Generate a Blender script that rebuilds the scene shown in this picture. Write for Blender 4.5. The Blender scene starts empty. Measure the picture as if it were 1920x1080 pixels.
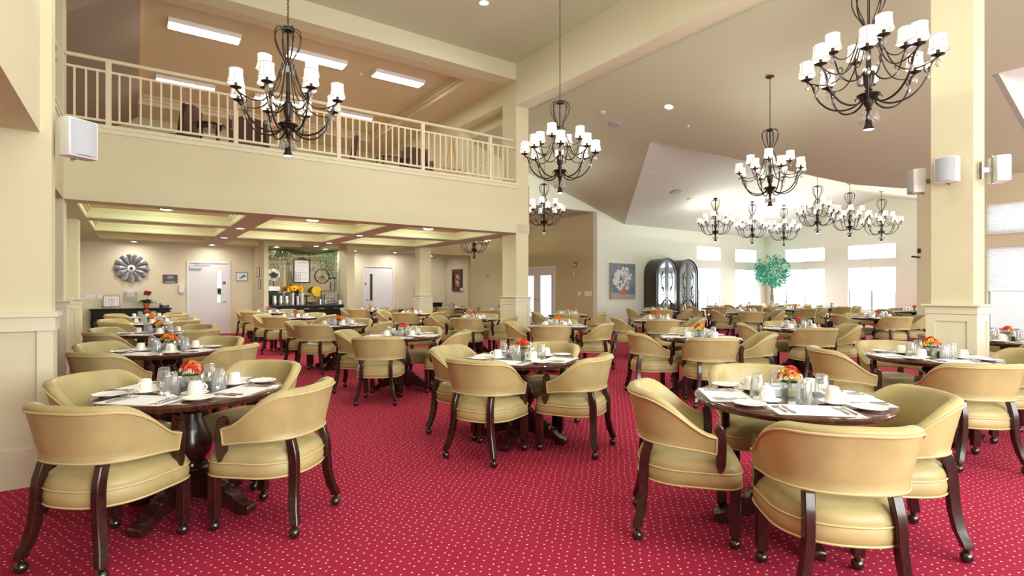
import bpy, bmesh, math, random
from mathutils import Vector, Matrix, noise
random.seed(7)
PI = math.pi
R = math.radians
S = bpy.context.scene
COL = S.collection

# ------------------------------------------------------------ camera, world, exposure
cam_d = bpy.data.cameras.new('camera')
cam = bpy.data.objects.new('camera', cam_d)
COL.objects.link(cam)
cam.location = (0, 0, 1.39)
cam.rotation_euler = (R(90), 0, R(-35.2))
cam_d.sensor_width = 36
cam_d.lens = 36 * 1005 / 1920
cam_d.shift_y = 4 / 1920
cam_d.clip_end = 200
S.camera = cam
W = bpy.data.worlds.new('daylight')
S.world = W
W.use_nodes = True
_bg = W.node_tree.nodes['Background']
_bg.inputs[0].default_value = (0.86, 0.93, 1.0, 1)
_bg.inputs[1].default_value = 2.2
S.view_settings.view_transform = 'Standard'
S.view_settings.look = 'None'
S.view_settings.gamma = 1
S.view_settings.use_curve_mapping = False
S.view_settings.exposure = 0.02
S.cycles.max_bounces = 8
S.cycles.diffuse_bounces = 5
S.cycles.glossy_bounces = 3
S.cycles.transparent_max_bounces = 24
S.cycles.transmission_bounces = 4
S.cycles.sample_clamp_indirect = 4
S.cycles.caustics_reflective = False
S.cycles.caustics_refractive = False

def area(name, loc, rot, sx, sy, power, color=(1, 1, 1)):
    d = bpy.data.lights.new(name, 'AREA')
    d.shape = 'RECTANGLE'; d.size = sx; d.size_y = sy
    d.energy = power; d.color = color
    o = bpy.data.objects.new(name, d)
    o.location = loc; o.rotation_euler = rot
    COL.objects.link(o)
    return o
DAY = (0.90, 1.0, 0.98)
# daylight standing outside each window, pointing in
for yc in (11.95, 9.31, 6.7):
    area('window_and_fill_light', (24.9, yc, 1.9), (0, R(90), 0), 3.0, 1.8, 800, DAY)
for xc in (19.92, 22.7):
    area('window_and_fill_light', (xc, 14.35, 1.9), (R(-90), 0, 0), 1.8, 3.0, 800, DAY)
area('window_and_fill_light', (15.5, 2.5, 1.9), (0, R(90), 0), 3.0, 2.2, 70, DAY)
area('window_and_fill_light', (15.5, -0.6, 1.9), (0, R(90), 0), 3.0, 2.2, 150, DAY)
area('window_and_fill_light', (15.5, 0.0, 4.35), (0, R(90), 0), 0.9, 4.4, 110, DAY)
# added fill lamps behind the camera, set in made-up rear openings
for xc in (1.2, 4.8, 13.2):
    area('window_and_fill_light', (xc, -3.75, 2.6), (R(90), 0, 0), 2.8, 3.6, 330, (0.96, 1.0, 0.95))

# ------------------------------------------------------------ materials
def mat(name, color, rough=0.6, metal=0.0, coat=0.0, spec=0.5, noise_amt=0.0, noise_scale=8.0, bump=0.0, bump_scale=200.0, emit=None, estr=0.0, trans=0.0):
    m = bpy.data.materials.new(name)
    m.use_nodes = True
    nt = m.node_tree
    b = nt.nodes['Principled BSDF']
    b.inputs['Base Color'].default_value = (*color, 1)
    b.inputs['Roughness'].default_value = rough
    b.inputs['Metallic'].default_value = metal
    b.inputs['Coat Weight'].default_value = coat
    b.inputs['Coat Roughness'].default_value = 0.1
    b.inputs['Specular IOR Level'].default_value = spec
    b.inputs['Transmission Weight'].default_value = trans
    if noise_amt:
        tc = nt.nodes.new('ShaderNodeTexCoord')
        n = nt.nodes.new('ShaderNodeTexNoise'); n.inputs['Scale'].default_value = noise_scale; n.inputs['Detail'].default_value = 4
        r = nt.nodes.new('ShaderNodeValToRGB')
        r.color_ramp.elements[0].position = 0.3; r.color_ramp.elements[1].position = 0.7
        r.color_ramp.elements[0].color = (*[max(0, c * (1 - noise_amt)) for c in color], 1)
        r.color_ramp.elements[1].color = (*[min(1, c * (1 + noise_amt)) for c in color], 1)
        nt.links.new(tc.outputs['Object'], n.inputs['Vector'])
        nt.links.new(n.outputs['Fac'], r.inputs['Fac'])
        nt.links.new(r.outputs['Color'], b.inputs['Base Color'])
    if bump:
        tc = nt.nodes.new('ShaderNodeTexCoord')
        n = nt.nodes.new('ShaderNodeTexNoise'); n.inputs['Scale'].default_value = bump_scale; n.inputs['Detail'].default_value = 3
        bp = nt.nodes.new('ShaderNodeBump'); bp.inputs['Strength'].default_value = bump; bp.inputs['Distance'].default_value = 0.01
        nt.links.new(tc.outputs['Object'], n.inputs['Vector'])
        nt.links.new(n.outputs['Fac'], bp.inputs['Height'])
        nt.links.new(bp.outputs['Normal'], b.inputs['Normal'])
    if emit:
        b.inputs['Emission Color'].default_value = (*emit, 1)
        b.inputs['Emission Strength'].default_value = estr
    return m

def glass_mat(name, tint=(1, 1, 1), gloss=0.5, rough=0.02, milk=0.0):
    m = bpy.data.materials.new(name); m.use_nodes = True
    nt = m.node_tree; nt.nodes.clear()
    out = nt.nodes.new('ShaderNodeOutputMaterial')
    mx = nt.nodes.new('ShaderNodeMixShader')
    tr = nt.nodes.new('ShaderNodeBsdfTransparent'); tr.inputs[0].default_value = (*tint, 1)
    gl = nt.nodes.new('ShaderNodeBsdfGlossy'); gl.inputs['Roughness'].default_value = rough
    lw = nt.nodes.new('ShaderNodeLayerWeight'); lw.inputs['Blend'].default_value = gloss
    nt.links.new(lw.outputs['Facing'], mx.inputs[0])
    nt.links.new(tr.outputs[0], mx.inputs[1]); nt.links.new(gl.outputs[0], mx.inputs[2])
    if milk:      # diffuse white mixed in, standing in for bright streaks of light
        df = nt.nodes.new('ShaderNodeBsdfDiffuse'); df.inputs[0].default_value = (.93, .94, .95, 1)
        tl = nt.nodes.new('ShaderNodeBsdfTranslucent'); tl.inputs[0].default_value = (.93, .94, .95, 1)
        m1 = nt.nodes.new('ShaderNodeMixShader'); m1.inputs[0].default_value = .5
        m2 = nt.nodes.new('ShaderNodeMixShader'); m2.inputs[0].default_value = milk
        nt.links.new(df.outputs[0], m1.inputs[1]); nt.links.new(tl.outputs[0], m1.inputs[2])
        nt.links.new(mx.outputs[0], m2.inputs[1]); nt.links.new(m1.outputs[0], m2.inputs[2])
        nt.links.new(m2.outputs[0], out.inputs[0])
    else:
        nt.links.new(mx.outputs[0], out.inputs[0])
    return m

def wood_mat(name, dark, light, rough=0.25, scale=3.0, coat=0.3):
    m = mat(name, dark, rough, coat=coat)
    nt = m.node_tree; b = nt.nodes['Principled BSDF']
    tc = nt.nodes.new('ShaderNodeTexCoord')
    mp = nt.nodes.new('ShaderNodeMapping'); mp.inputs['Scale'].default_value = (scale * 6, scale, scale)
    n = nt.nodes.new('ShaderNodeTexNoise'); n.inputs['Scale'].default_value = 3; n.inputs['Detail'].default_value = 6; n.inputs['Distortion'].default_value = 1.5
    r = nt.nodes.new('ShaderNodeValToRGB')
    r.color_ramp.elements[0].color = (*dark, 1); r.color_ramp.elements[1].color = (*light, 1)
    r.color_ramp.elements[0].position = .35; r.color_ramp.elements[1].position = .7
    nt.links.new(tc.outputs['Object'], mp.inputs[0]); nt.links.new(mp.outputs[0], n.inputs['Vector'])
    nt.links.new(n.outputs['Fac'], r.inputs['Fac']); nt.links.new(r.outputs['Color'], b.inputs['Base Color'])
    return m

def carpet_mat():
    m = mat('carpet', (0.35, 0.01, 0.05), 0.95, spec=0.1)
    nt = m.node_tree; b = nt.nodes['Principled BSDF']; L = nt.links.new
    def math_(op, a, b_=None):
        n = nt.nodes.new('ShaderNodeMath'); n.operation = op
        for i, v in enumerate((a, b_)):
            if v is None: continue
            if isinstance(v, (int, float)): n.inputs[i].default_value = v
            else: L(v, n.inputs[i])
        return n.outputs[0]
    tc = nt.nodes.new('ShaderNodeTexCoord')
    mp = nt.nodes.new('ShaderNodeMapping'); mp.inputs['Rotation'].default_value = (0, 0, R(12))
    L(tc.outputs['Object'], mp.inputs[0])
    sp = nt.nodes.new('ShaderNodeSeparateXYZ'); L(mp.outputs[0], sp.inputs[0])
    def dots(ox, oy, px, py, rx, ry):
        ry_ = math_('DIVIDE', math_('ADD', sp.outputs['Y'], oy), py)
        row = math_('FLOOR', ry_)
        off = math_('MULTIPLY', math_('MODULO', row, 2), 0.5)
        rx_ = math_('ADD', math_('DIVIDE', math_('ADD', sp.outputs['X'], ox), px), off)
        cb = nt.nodes.new('ShaderNodeCombineXYZ'); L(math_('FLOOR', rx_), cb.inputs[0]); L(row, cb.inputs[1])
        wn_ = nt.nodes.new('ShaderNodeTexWhiteNoise'); wn_.noise_dimensions = '2D'; L(cb.outputs[0], wn_.inputs['Vector'])
        sc_ = nt.nodes.new('ShaderNodeSeparateColor'); L(wn_.outputs['Color'], sc_.inputs[0])
        fx = math_('SUBTRACT', math_('FRACT', rx_), math_('ADD', math_('MULTIPLY', sc_.outputs[0], .36), .32))
        fy = math_('SUBTRACT', math_('FRACT', ry_), math_('ADD', math_('MULTIPLY', sc_.outputs[1], .40), .30))
        dx = math_('DIVIDE', math_('MULTIPLY', fx, px), rx)
        dy = math_('DIVIDE', math_('MULTIPLY', fy, py), ry)
        d = math_('ADD', math_('MULTIPLY', dx, dx), math_('MULTIPLY', dy, dy))
        return math_('LESS_THAN', d, 1.0)
    d = dots(0, 0, 0.056, 0.042, 0.0052, 0.0048)
    n = nt.nodes.new('ShaderNodeTexNoise'); n.inputs['Scale'].default_value = 260; L(tc.outputs['Object'], n.inputs['Vector'])
    n2 = nt.nodes.new('ShaderNodeTexNoise'); n2.inputs['Scale'].default_value = 0.6; L(tc.outputs['Object'], n2.inputs['Vector'])
    r = nt.nodes.new('ShaderNodeValToRGB'); L(n.outputs['Fac'], r.inputs['Fac'])
    r.color_ramp.elements[0].position = .25; r.color_ramp.elements[1].position = .75
    r.color_ramp.elements[0].color = (0.27, 0.012, 0.036, 1); r.color_ramp.elements[1].color = (0.44, 0.028, 0.078, 1)
    mx = nt.nodes.new('ShaderNodeMix'); mx.data_type = 'RGBA'
    L(d, mx.inputs['Factor']); L(r.outputs['Color'], mx.inputs['A']); mx.inputs['B'].default_value = (0.95, 0.62, 0.42, 1)
    L(mx.outputs['Result'], b.inputs['Base Color'])
    bp = nt.nodes.new('ShaderNodeBump'); bp.inputs['Strength'].default_value = .3; bp.inputs['Distance'].default_value = .004
    L(n.outputs['Fac'], bp.inputs['Height']); L(bp.outputs['Normal'], b.inputs['Normal'])
    return m

def blind_mat(name='blind_fabric', share=.32):
    m = bpy.data.materials.new(name); m.use_nodes = True
    nt = m.node_tree; nt.nodes.clear()
    out = nt.nodes.new('ShaderNodeOutputMaterial'); mx = nt.nodes.new('ShaderNodeMixShader')
    d = nt.nodes.new('ShaderNodeBsdfDiffuse'); d.inputs[0].default_value = (.85, .9, .93, 1)
    t = nt.nodes.new('ShaderNodeBsdfTranslucent'); t.inputs[0].default_value = (.86, .92, .95, 1)
    mx.inputs[0].default_value = share
    nt.links.new(d.outputs[0], mx.inputs[1]); nt.links.new(t.outputs[0], mx.inputs[2]); nt.links.new(mx.outputs[0], out.inputs[0])
    return m

M = {}
M['wall'] = mat('wall_paint', (0.66, 0.615, 0.425), 0.75, bump=0.08, bump_scale=60)
M['trimpaint'] = mat('trim_paint', (0.70, 0.67, 0.50), 0.45)
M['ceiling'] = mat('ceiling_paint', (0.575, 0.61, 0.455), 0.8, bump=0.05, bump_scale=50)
M['loftceil'] = mat('loft_ceiling_paint', (0.66, 0.54, 0.39), 0.8)
M['coffer'] = mat('coffer_paint', (0.84, 0.87, 0.54), 0.7)
M['beige'] = mat('beige_wall_paint', (0.60, 0.52, 0.31), 0.75, bump=0.08, bump_scale=60)
M['pale'] = mat('pale_wall_paint', (0.78, 0.82, 0.71), 0.75, bump=0.08, bump_scale=60)
M['backwall'] = mat('back_wall_paint', (0.80, 0.74, 0.57), 0.75)
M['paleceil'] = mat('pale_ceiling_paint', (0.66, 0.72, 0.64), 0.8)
M['rail'] = mat('railing_paint', (0.76, 0.66, 0.48), 0.4)
M['carpet'] = carpet_mat()
M['leather'] = mat('tan_leather', (0.455, 0.37, 0.168), 0.40, spec=0.45, noise_amt=0.15, noise_scale=5, bump=0.04, bump_scale=300)
M['piping'] = mat('leather_piping', (0.60, 0.50, 0.25), 0.4)
M['darkwood'] = wood_mat('mahogany', (0.020, 0.006, 0.005), (0.055, 0.014, 0.010), 0.25)
M['tabletop'] = wood_mat('table_veneer', (0.045, 0.014, 0.010), (0.115, 0.038, 0.024), 0.14, 1.5, 0.6)
M['armoire'] = wood_mat('walnut', (0.022, 0.012, 0.008), (0.06, 0.032, 0.02), 0.45)
M['blackwood'] = mat('black_lacquer', (0.010, 0.008, 0.008), 0.5, spec=.25)
M['plaquewood'] = wood_mat('plaque_wood', (0.10, 0.035, 0.018), (0.17, 0.07, 0.035), 0.5, 3, 0)
M['brass'] = mat('dark_bronze', (0.10, 0.095, 0.085), 0.22, metal=0.9)
M['iron'] = mat('bronze_iron', (0.035, 0.024, 0.019), 0.35, metal=0.6)
M['china'] = mat('white_china', (0.84, 0.80, 0.72), 0.18, coat=0.3)
M['chinaw'] = mat('plate_china', (0.88, 0.87, 0.83), 0.15, coat=0.3)
M['paper'] = mat('white_paper', (0.93, 0.93, 0.95), 0.8)
M['linen'] = mat('folded_linen', (0.86, 0.87, 0.90), 0.9)
M['steel'] = mat('cutlery_steel', (0.62, 0.62, 0.64), 0.2, metal=1.0)
M['glass'] = glass_mat('clear_glass', (0.98, 0.99, 0.99), 0.30, .06, .10)
M['crystal'] = glass_mat('crystal_glass', (0.92, 0.92, 0.93), 0.5, .05, .18)
M['pane'] = glass_mat('window_pane', (0.96, 0.98, 0.99), 0.08)
M['shade'] = mat('lamp_shade_fabric', (0.9, 0.88, 0.82), 0.8, emit=(1.0, 0.95, 0.86), estr=0.42)
M['shadetrim'] = mat('lamp_shade_trim', (0.42, 0.38, 0.36), 0.8)
M['downlens'] = mat('downlight_lens', (1, 1, 1), 0.5, emit=(1.0, 0.95, 0.87), estr=240)
M['highlens'] = mat('high_downlight_lens', (1, 1, 1), 0.5, emit=(1.0, 0.97, 0.92), estr=560)
M['blind2'] = None
M['loftbrown'] = mat('brown_slope', (0.27, 0.20, 0.155), 0.8)  # loft slope set darker and browner than the loft ceiling
M['loftcarpet'] = mat('loft_carpet', (0.50, 0.36, 0.24), 0.95, noise_amt=.15, noise_scale=40)
M['bulb'] = mat('lamp_glow', (1, 1, 1), 0.5, emit=(1.0, 0.97, 0.92), estr=45)
M['tube'] = mat('fluorescent_diffuser', (1, 1, 1), 0.5, emit=(1.0, 0.96, 0.85), estr=26)
M['dome'] = mat('dome_diffuser', (1, 1, 1), 0.5, emit=(0.98, 1.0, 0.84), estr=120)
M['white'] = mat('white_paint', (0.84, 0.84, 0.86), 0.4)
M['doorwhite'] = mat('door_paint', (0.80, 0.80, 0.84), 0.4)
M['plastic'] = mat('white_plastic', (0.82, 0.83, 0.85), 0.35)
M['mesh'] = mat('speaker_mesh', (0.46, 0.49, 0.55), 0.6, metal=0.1)
M['black'] = mat('black_plastic', (0.015, 0.015, 0.018), 0.35)
M['grey'] = mat('grey_metal', (0.35, 0.36, 0.38), 0.35, metal=0.7)
M['galv'] = mat('galvanized_tin', (0.30, 0.31, 0.33), 0.40, metal=0.75, noise_amt=.3, noise_scale=6)
M['mirror'] = mat('mirror_glass', (0.60, 0.64, 0.58), 0.03, metal=1.0)
M['granite'] = mat('granite_top', (0.05, 0.05, 0.055), 0.2, noise_amt=.6, noise_scale=60)
M['leaf'] = mat('green_leaf', (0.020, 0.10, 0.030), 0.6, noise_amt=.4, noise_scale=3)
M['ficus'] = mat('ficus_leaf', (0.03, 0.27, 0.17), 0.5, noise_amt=.45, noise_scale=3)
M['bark'] = mat('tree_bark', (0.10, 0.07, 0.05), 0.8)
M['red'] = mat('red_petal', (0.72, 0.03, 0.02), 0.5)
M['orange'] = mat('orange_petal', (0.90, 0.17, 0.01), 0.5)
M['yellow'] = mat('yellow_petal', (0.90, 0.50, 0.01), 0.5)
M['pinkp'] = mat('pink_petal', (0.80, 0.30, 0.26), 0.5)
M['creamp'] = mat('cream_petal', (0.85, 0.80, 0.62), 0.6)
M['seed'] = mat('flower_heart', (0.10, 0.04, 0.015), 0.9)
M['crimson'] = mat('crimson_petal', (0.28, 0.01, 0.03), 0.5)
M['stemwater'] = mat('stem_green', (0.30, 0.36, 0.05), 0.4)
M['terracotta'] = mat('terracotta', (0.55, 0.17, 0.05), 0.7)
M['pepper'] = mat('ground_pepper', (0.07, 0.06, 0.05), 0.8)
M['salt'] = mat('salt_white', (0.85, 0.85, 0.83), 0.8)
M['packet'] = mat('sugar_packet', (0.82, 0.84, 0.90), 0.7)
M['packetb'] = mat('blue_packet', (0.10, 0.22, 0.55), 0.7)
M['blind'] = blind_mat()
M['blind2'] = blind_mat('dense_blind_fabric', .16)
M['winframe'] = mat('window_frame_grey', (0.42, 0.46, 0.50), 0.5)
M['brownleather'] = mat('brown_upholstery', (0.085, 0.030, 0.018), 0.45)
M['canvas'] = mat('canvas_edge', (0.35, 0.33, 0.28), 0.8)
M['bluegrey'] = mat('painting_blue', (0.17, 0.21, 0.27), 0.7, noise_amt=.35, noise_scale=3)
M['signred'] = mat('sign_red', (0.45, 0.03, 0.04), 0.4)
M['cereal'] = mat('cereal_yellow', (0.80, 0.50, 0.03), 0.8, noise_amt=.3, noise_scale=30)
M['fruitr'] = mat('apple_red', (0.5, 0.04, 0.02), 0.4)
M['fruitg'] = mat('apple_green', (0.35, 0.5, 0.05), 0.4)
M['leaf2'] = mat('pale_vine_leaf', (0.10, 0.24, 0.09), 0.6, noise_amt=.4, noise_scale=3)
M['pinewood'] = mat('pale_pine', (0.55, 0.36, 0.12), 0.5)
M['outdoor'] = mat('outdoor_ground', (0.55, 0.55, 0.5), 0.9)

# ------------------------------------------------------------ mesh builder
class MB:
    def __init__(s):
        s.v = []; s.f = []; s.m = []; s.T = None
    def add(s, vs, fs, mi=0):
        o = len(s.v)
        if s.T is not None: vs = [tuple(s.T @ Vector(p)) for p in vs]
        s.v += [tuple(p) for p in vs]
        s.f += [tuple(i + o for i in f) for f in fs]
        s.m += [mi] * len(fs)
        return s
    def box(s, x0, x1, y0, y1, z0, z1, mi=0):
        vs = [(x, y, z) for z in (z0, z1) for y in (y0, y1) for x in (x0, x1)]
        return s.add(vs, [(0, 2, 3, 1), (4, 5, 7, 6), (0, 1, 5, 4), (2, 6, 7, 3), (0, 4, 6, 2), (1, 3, 7, 5)], mi)
    def cbox(s, c, d, mi=0):
        return s.box(c[0]-d[0]/2, c[0]+d[0]/2, c[1]-d[1]/2, c[1]+d[1]/2, c[2]-d[2]/2, c[2]+d[2]/2, mi)
    def lathe(s, prof, n=16, c=(0, 0, 0), mi=0, cap=True, fl=0.0, fn=0):
        vs = []
        for r, z in prof:
            for i in range(n):
                a = 2 * PI * i / n
                rr = r * (1 + fl * math.cos(fn * a)) if fl else r
                vs.append((c[0] + rr * math.cos(a), c[1] + rr * math.sin(a), c[2] + z))
        fs = []
        for k in range(len(prof) - 1):
            for i in range(n):
                j = (i + 1) % n
                fs.append((k*n+i, k*n+j, (k+1)*n+j, (k+1)*n+i))
        if cap:
            if prof[0][0] > 1e-5: fs.append(tuple(reversed(range(n))))
            if prof[-1][0] > 1e-5: fs.append(tuple(range((len(prof)-1)*n, len(prof)*n)))
        return s.add(vs, fs, mi)
    def tube(s, pts, r, n=8, mi=0, closed=False, sx=1.0):
        P = [Vector(p) for p in pts]; N = len(P)
        rs = r if isinstance(r, (list, tuple)) else [r] * N
        vs = []; up = None
        for i in range(N):
            if closed: t = P[(i+1) % N] - P[i-1]
            else: t = P[min(i+1, N-1)] - P[max(i-1, 0)]
            if t.length < 1e-9: t = Vector((0, 0, 1))
            t.normalize()
            if up is None:
                up = Vector((0, 0, 1)) if abs(t.z) < .9 else Vector((1, 0, 0))
            a = t.cross(up)
            if a.length < 1e-6: a = t.orthogonal()
            a.normalize(); b = a.cross(t); up = b
            for k in range(n):
                an = 2 * PI * k / n
                vs.append(P[i] + a * (math.cos(an) * rs[i] * sx) + b * (math.sin(an) * rs[i]))
        fs = []
        for i in range(N if closed else N - 1):
            i2 = (i + 1) % N
            for k in range(n):
                k2 = (k + 1) % n
                fs.append((i*n+k, i2*n+k, i2*n+k2, i*n+k2))
        if not closed:
            fs.append(tuple(range(n))); fs.append(tuple(reversed(range((N-1)*n, N*n))))
        return s.add(vs, fs, mi)
    def prism(s, poly, d, axis='y', off=0.0, mi=0):
        """poly: 2-D outline, extruded by d from off along axis"""
        n = len(poly)
        def P(a, b, t):
            return {'x': (t, a, b), 'y': (a, t, b), 'z': (a, b, t)}[axis]
        vs = [P(a, b, off) for a, b in poly] + [P(a, b, off + d) for a, b in poly]
        fs = [tuple(range(n)), tuple(reversed(range(n, 2*n)))]
        fs += [(i, i+n, (i+1) % n + n, (i+1) % n) for i in range(n)]
        return s.add(vs, fs, mi)
    def ball(s, c, r, n=10, m=7, mi=0, sc=(1, 1, 1)):
        vs = [(c[0], c[1], c[2] - r*sc[2])]
        for k in range(1, m):
            ph = PI * k / m - PI/2
            for i in range(n):
                a = 2*PI*i/n
                vs.append((c[0]+r*sc[0]*math.cos(ph)*math.cos(a), c[1]+r*sc[1]*math.cos(ph)*math.sin(a), c[2]+r*sc[2]*math.sin(ph)))
        vs.append((c[0], c[1], c[2] + r*sc[2]))
        fs = [(0, 1+(i+1) % n, 1+i) for i in range(n)]
        for k in range(m-2):
            for i in range(n):
                j = (i+1) % n
                fs.append((1+k*n+i, 1+k*n+j, 1+(k+1)*n+j, 1+(k+1)*n+i))
        o = 1+(m-2)*n
        fs += [(o+i, o+(i+1) % n, len(vs)-1) for i in range(n)]
        return s.add(vs, fs, mi)
    def mesh(s, name, mats, bevel=0.0, smooth=35, seg=1):
        me = bpy.data.meshes.new(name)
        me.from_pydata(s.v, [], s.f)
        for m in (mats if isinstance(mats, (list, tuple)) else [mats]): me.materials.append(m)
        if any(s.m): me.polygons.foreach_set('material_index', s.m)
        bm = bmesh.new(); bm.from_mesh(me)
        bmesh.ops.recalc_face_normals(bm, faces=bm.faces)
        if bevel:
            ed = [e for e in bm.edges if len(e.link_faces) == 2 and e.calc_face_angle(0) > R(30)]
            bmesh.ops.bevel(bm, geom=ed, offset=bevel, segments=seg, profile=.6, affect='EDGES', clamp_overlap=True)
        bm.to_mesh(me); bm.free()
        if smooth:
            me.shade_smooth(); me.set_sharp_from_angle(angle=R(smooth))
        return me

def link(name, me, parent=None, loc=(0, 0, 0), rot=(0, 0, 0)):
    o = bpy.data.objects.new(name, me)
    COL.objects.link(o)
    o.location = loc; o.rotation_euler = rot
    if parent: o.parent = parent
    return o
def obj(name, mb, mats, parent=None, loc=(0, 0, 0), rot=(0, 0, 0), **k):
    return link(name, mb.mesh(name, mats, **k), parent, loc, rot)
def tag(o, label, cat, group=None):
    o['label'] = label; o['category'] = cat
    if group: o['group'] = group
    return o
def thing(name, label, cat, loc=(0, 0, 0), rz=0.0, group=None):
    return tag(link(name, None, None, loc, (0, 0, rz)), label, cat, group)
def struct(name, mb, mats, parent=None, **k):
    o = obj(name, mb, mats, parent, **k)
    if parent is None: o['kind'] = 'structure'
    return o
def copy_tree(o, parent=None):
    c = o.copy(); COL.objects.link(c)
    if parent: c.parent = parent
    for ch in list(o.children): copy_tree(ch, c)
    return c
def text_mesh(txt, size, m, depth=0.003):
    cu = bpy.data.curves.new('t', 'FONT'); cu.body = txt; cu.size = size; cu.extrude = depth
    cu.align_x = 'CENTER'; cu.align_y = 'CENTER'; cu.resolution_u = 3
    o = bpy.data.objects.new('t', cu); COL.objects.link(o)
    bpy.context.view_layer.update()
    me = bpy.data.meshes.new_from_object(o.evaluated_get(bpy.context.evaluated_depsgraph_get()))
    bpy.data.objects.remove(o); me.materials.clear(); me.materials.append(m)
    return me

def wall_cells(mb, u0, u1, z0, z1, t0, t1, axis, holes=(), mi=0):
    """solid wall in the plane axis ('x': wall at constant x between t0,t1; u along y), with rectangular holes (u0,u1,z0,z1)"""
    us = sorted({u0, u1, *[h[0] for h in holes], *[h[1] for h in holes]})
    zs = sorted({z0, z1, *[h[2] for h in holes], *[h[3] for h in holes]})
    for a, b in zip(us, us[1:]):
        for c, d in zip(zs, zs[1:]):
            um, zm = (a+b)/2, (c+d)/2
            if any(h[0] < um < h[1] and h[2] < zm < h[3] for h in holes): continue
            if axis == 'x': mb.box(t0, t1, a, b, c, d, mi)
            else: mb.box(a, b, t0, t1, c, d, mi)
    return mb
def ceil_poly(mb, pts, th=0.12, mi=0):
    n = len(pts)
    vs = list(pts) + [(x, y, z + th) for x, y, z in pts]
    fs = [tuple(range(n)), tuple(reversed(range(n, 2*n)))] + [(i, i+n, (i+1) % n+n, (i+1) % n) for i in range(n)]
    return mb.add(vs, fs, mi)
# ------------------------------------------------------------ room shell
CEIL = lambda x: 8.25 - 0.3 * x                      # main slope, falls towards the window wall
GAB = lambda y: 5.10 - 0.264 * abs(y - 8.9)          # cross gable over the alcove
struct('floor', MB().box(-4.2, 24.6, -4, 21.2, -0.15, 0), M['carpet'], smooth=0)

mb = MB(); wall_cells(mb, -4.2, 15.05, 0, 7.0, -3.7, -3.5, 'y', [(x-1.4, x+1.4, .8, 4.4) for x in (1.2, 4.8, 13.2)])  # openings made up for the added fill lamps
struct('wall_rear', mb, M['wall'], smooth=0)
mb = MB()
wall_cells(mb, -3.5, 4.75, 0, 3.85, 14.85, 15.05, 'x', [(1.55, 3.50, .55, 2.30), (1.55, 3.50, 2.60, 3.22), (-1.6, .35, .55, 2.30), (-1.6, .35, 2.60, 3.22)])
wall_cells(mb, -3.5, 2.52, 3.85, 5.0, 14.85, 15.05, 'x', [(-2.2, 2.2, 3.95, 4.75)])
mb.box(14.85, 15.05, 2.52, 4.75, 3.85, 4.15)
struct('wall_right', mb, M['wall'], smooth=0)
struct('wall_alcove_near', MB().box(15.05, 24.5, 4.55, 4.75, 0, 4.2), M['pale'], smooth=0)
FARWIN = [(11.10, 12.80), (8.46, 10.17), (5.85, 7.55)]
mb = MB(); wall_cells(mb, 4.75, 13.95, 0, 5.3, 24.3, 24.5, 'x', [h for a, b in FARWIN for h in ((a, b, .55, 2.34), (a, b, 2.64, 3.26))])
struct('wall_far', mb, M['pale'], smooth=0)
PALEWIN = [(19.10, 20.75), (21.85, 23.55)]
mb = MB(); wall_cells(mb, 14.9, 24.3, 0, 4.0, 13.75, 13.95, 'y', [h for a, b in PALEWIN for h in ((a, b, .55, 2.34), (a, b, 2.64, 3.26))])
mb.box(13.38, 14.9, 13.75, 13.95, 0, 4.4)
mb.box(9.9, 13.38, 13.75, 13.95, 4.15, 6.0)
struct('wall_alcove_left', MB().box(8.05, 9.9, 13.75, 13.95, 4.15, 6.0), M['wall'], smooth=0)
struct('wall_alcove', mb, M['pale'], smooth=0)
mb = MB(); wall_cells(mb, 13.951, 18.6, 0, 4.15, 13.38, 13.58, 'x', [(16.05, 18.40, 0, 2.34)])
mb.box(11.08, 13.58, 18.6, 18.8, 0, 4.15)
mb.box(8.0, 11.08, 18.6, 18.8, 2.78, 4.15)
mb.box(13.384, 13.58, 13.76, 13.951, 0, 4.15)
struct('wall_niche', mb, M['beige'], smooth=0)
mb = MB()
mb.box(11.08, 11.28, 18.8, 21.0, 0, 2.78)
mb.box(8.75, 11.08, 20.8, 21.0, 0, 2.78)
wall_cells(mb, -1.3, 8.75, 0, 2.78, 19.3, 19.5, 'y', [(1.33, 2.53, 0, 2.30), (6.90, 8.10, 0, 2.30)])
mb.box(8.75, 8.9, 19.3, 20.8, 0, 2.78)
struct('wall_back', mb, M['backwall'], smooth=0)
mb = MB()
struct('wall_vestibule', MB().box(6.4, 8.7, 20.4, 20.5, 0, 2.9).box(6.3, 6.4, 19.51, 20.5, 0, 2.9), mat('green_grey_paint', (.16, .22, .17), .8), smooth=0)
struct('wall_bar_left', MB().box(3.20, 3.33, 17.5, 19.29, 0, 2.975), M['wall'], smooth=0)
struct('wall_bar_right', MB().box(5.72, 5.97, 17.5, 19.29, 0, 2.975), M['wall'], smooth=0)
struct('wall_bar_back', MB().box(3.33, 5.72, 18.6, 18.75, 0, 2.775), M['wall'], smooth=0)
mb = MB()
mb.box(-1.5, -1.3, 10.6, 19.5, 0, 2.78)
struct('wall_left', mb, M['wall'], smooth=0)
mb = MB()
mb.box(-4.0, -0.486, 5.08, 5.30, 0, 6.9)
mb.box(-4.0, -0.549, -3.5, 5.08, 2.52, 6.9)
mb.box(-4.2, -4.0, -3.7, 19.5, 0, 7.0)
struct('wall_left_near', mb, M['wall'], smooth=0, bevel=0.0)
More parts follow.
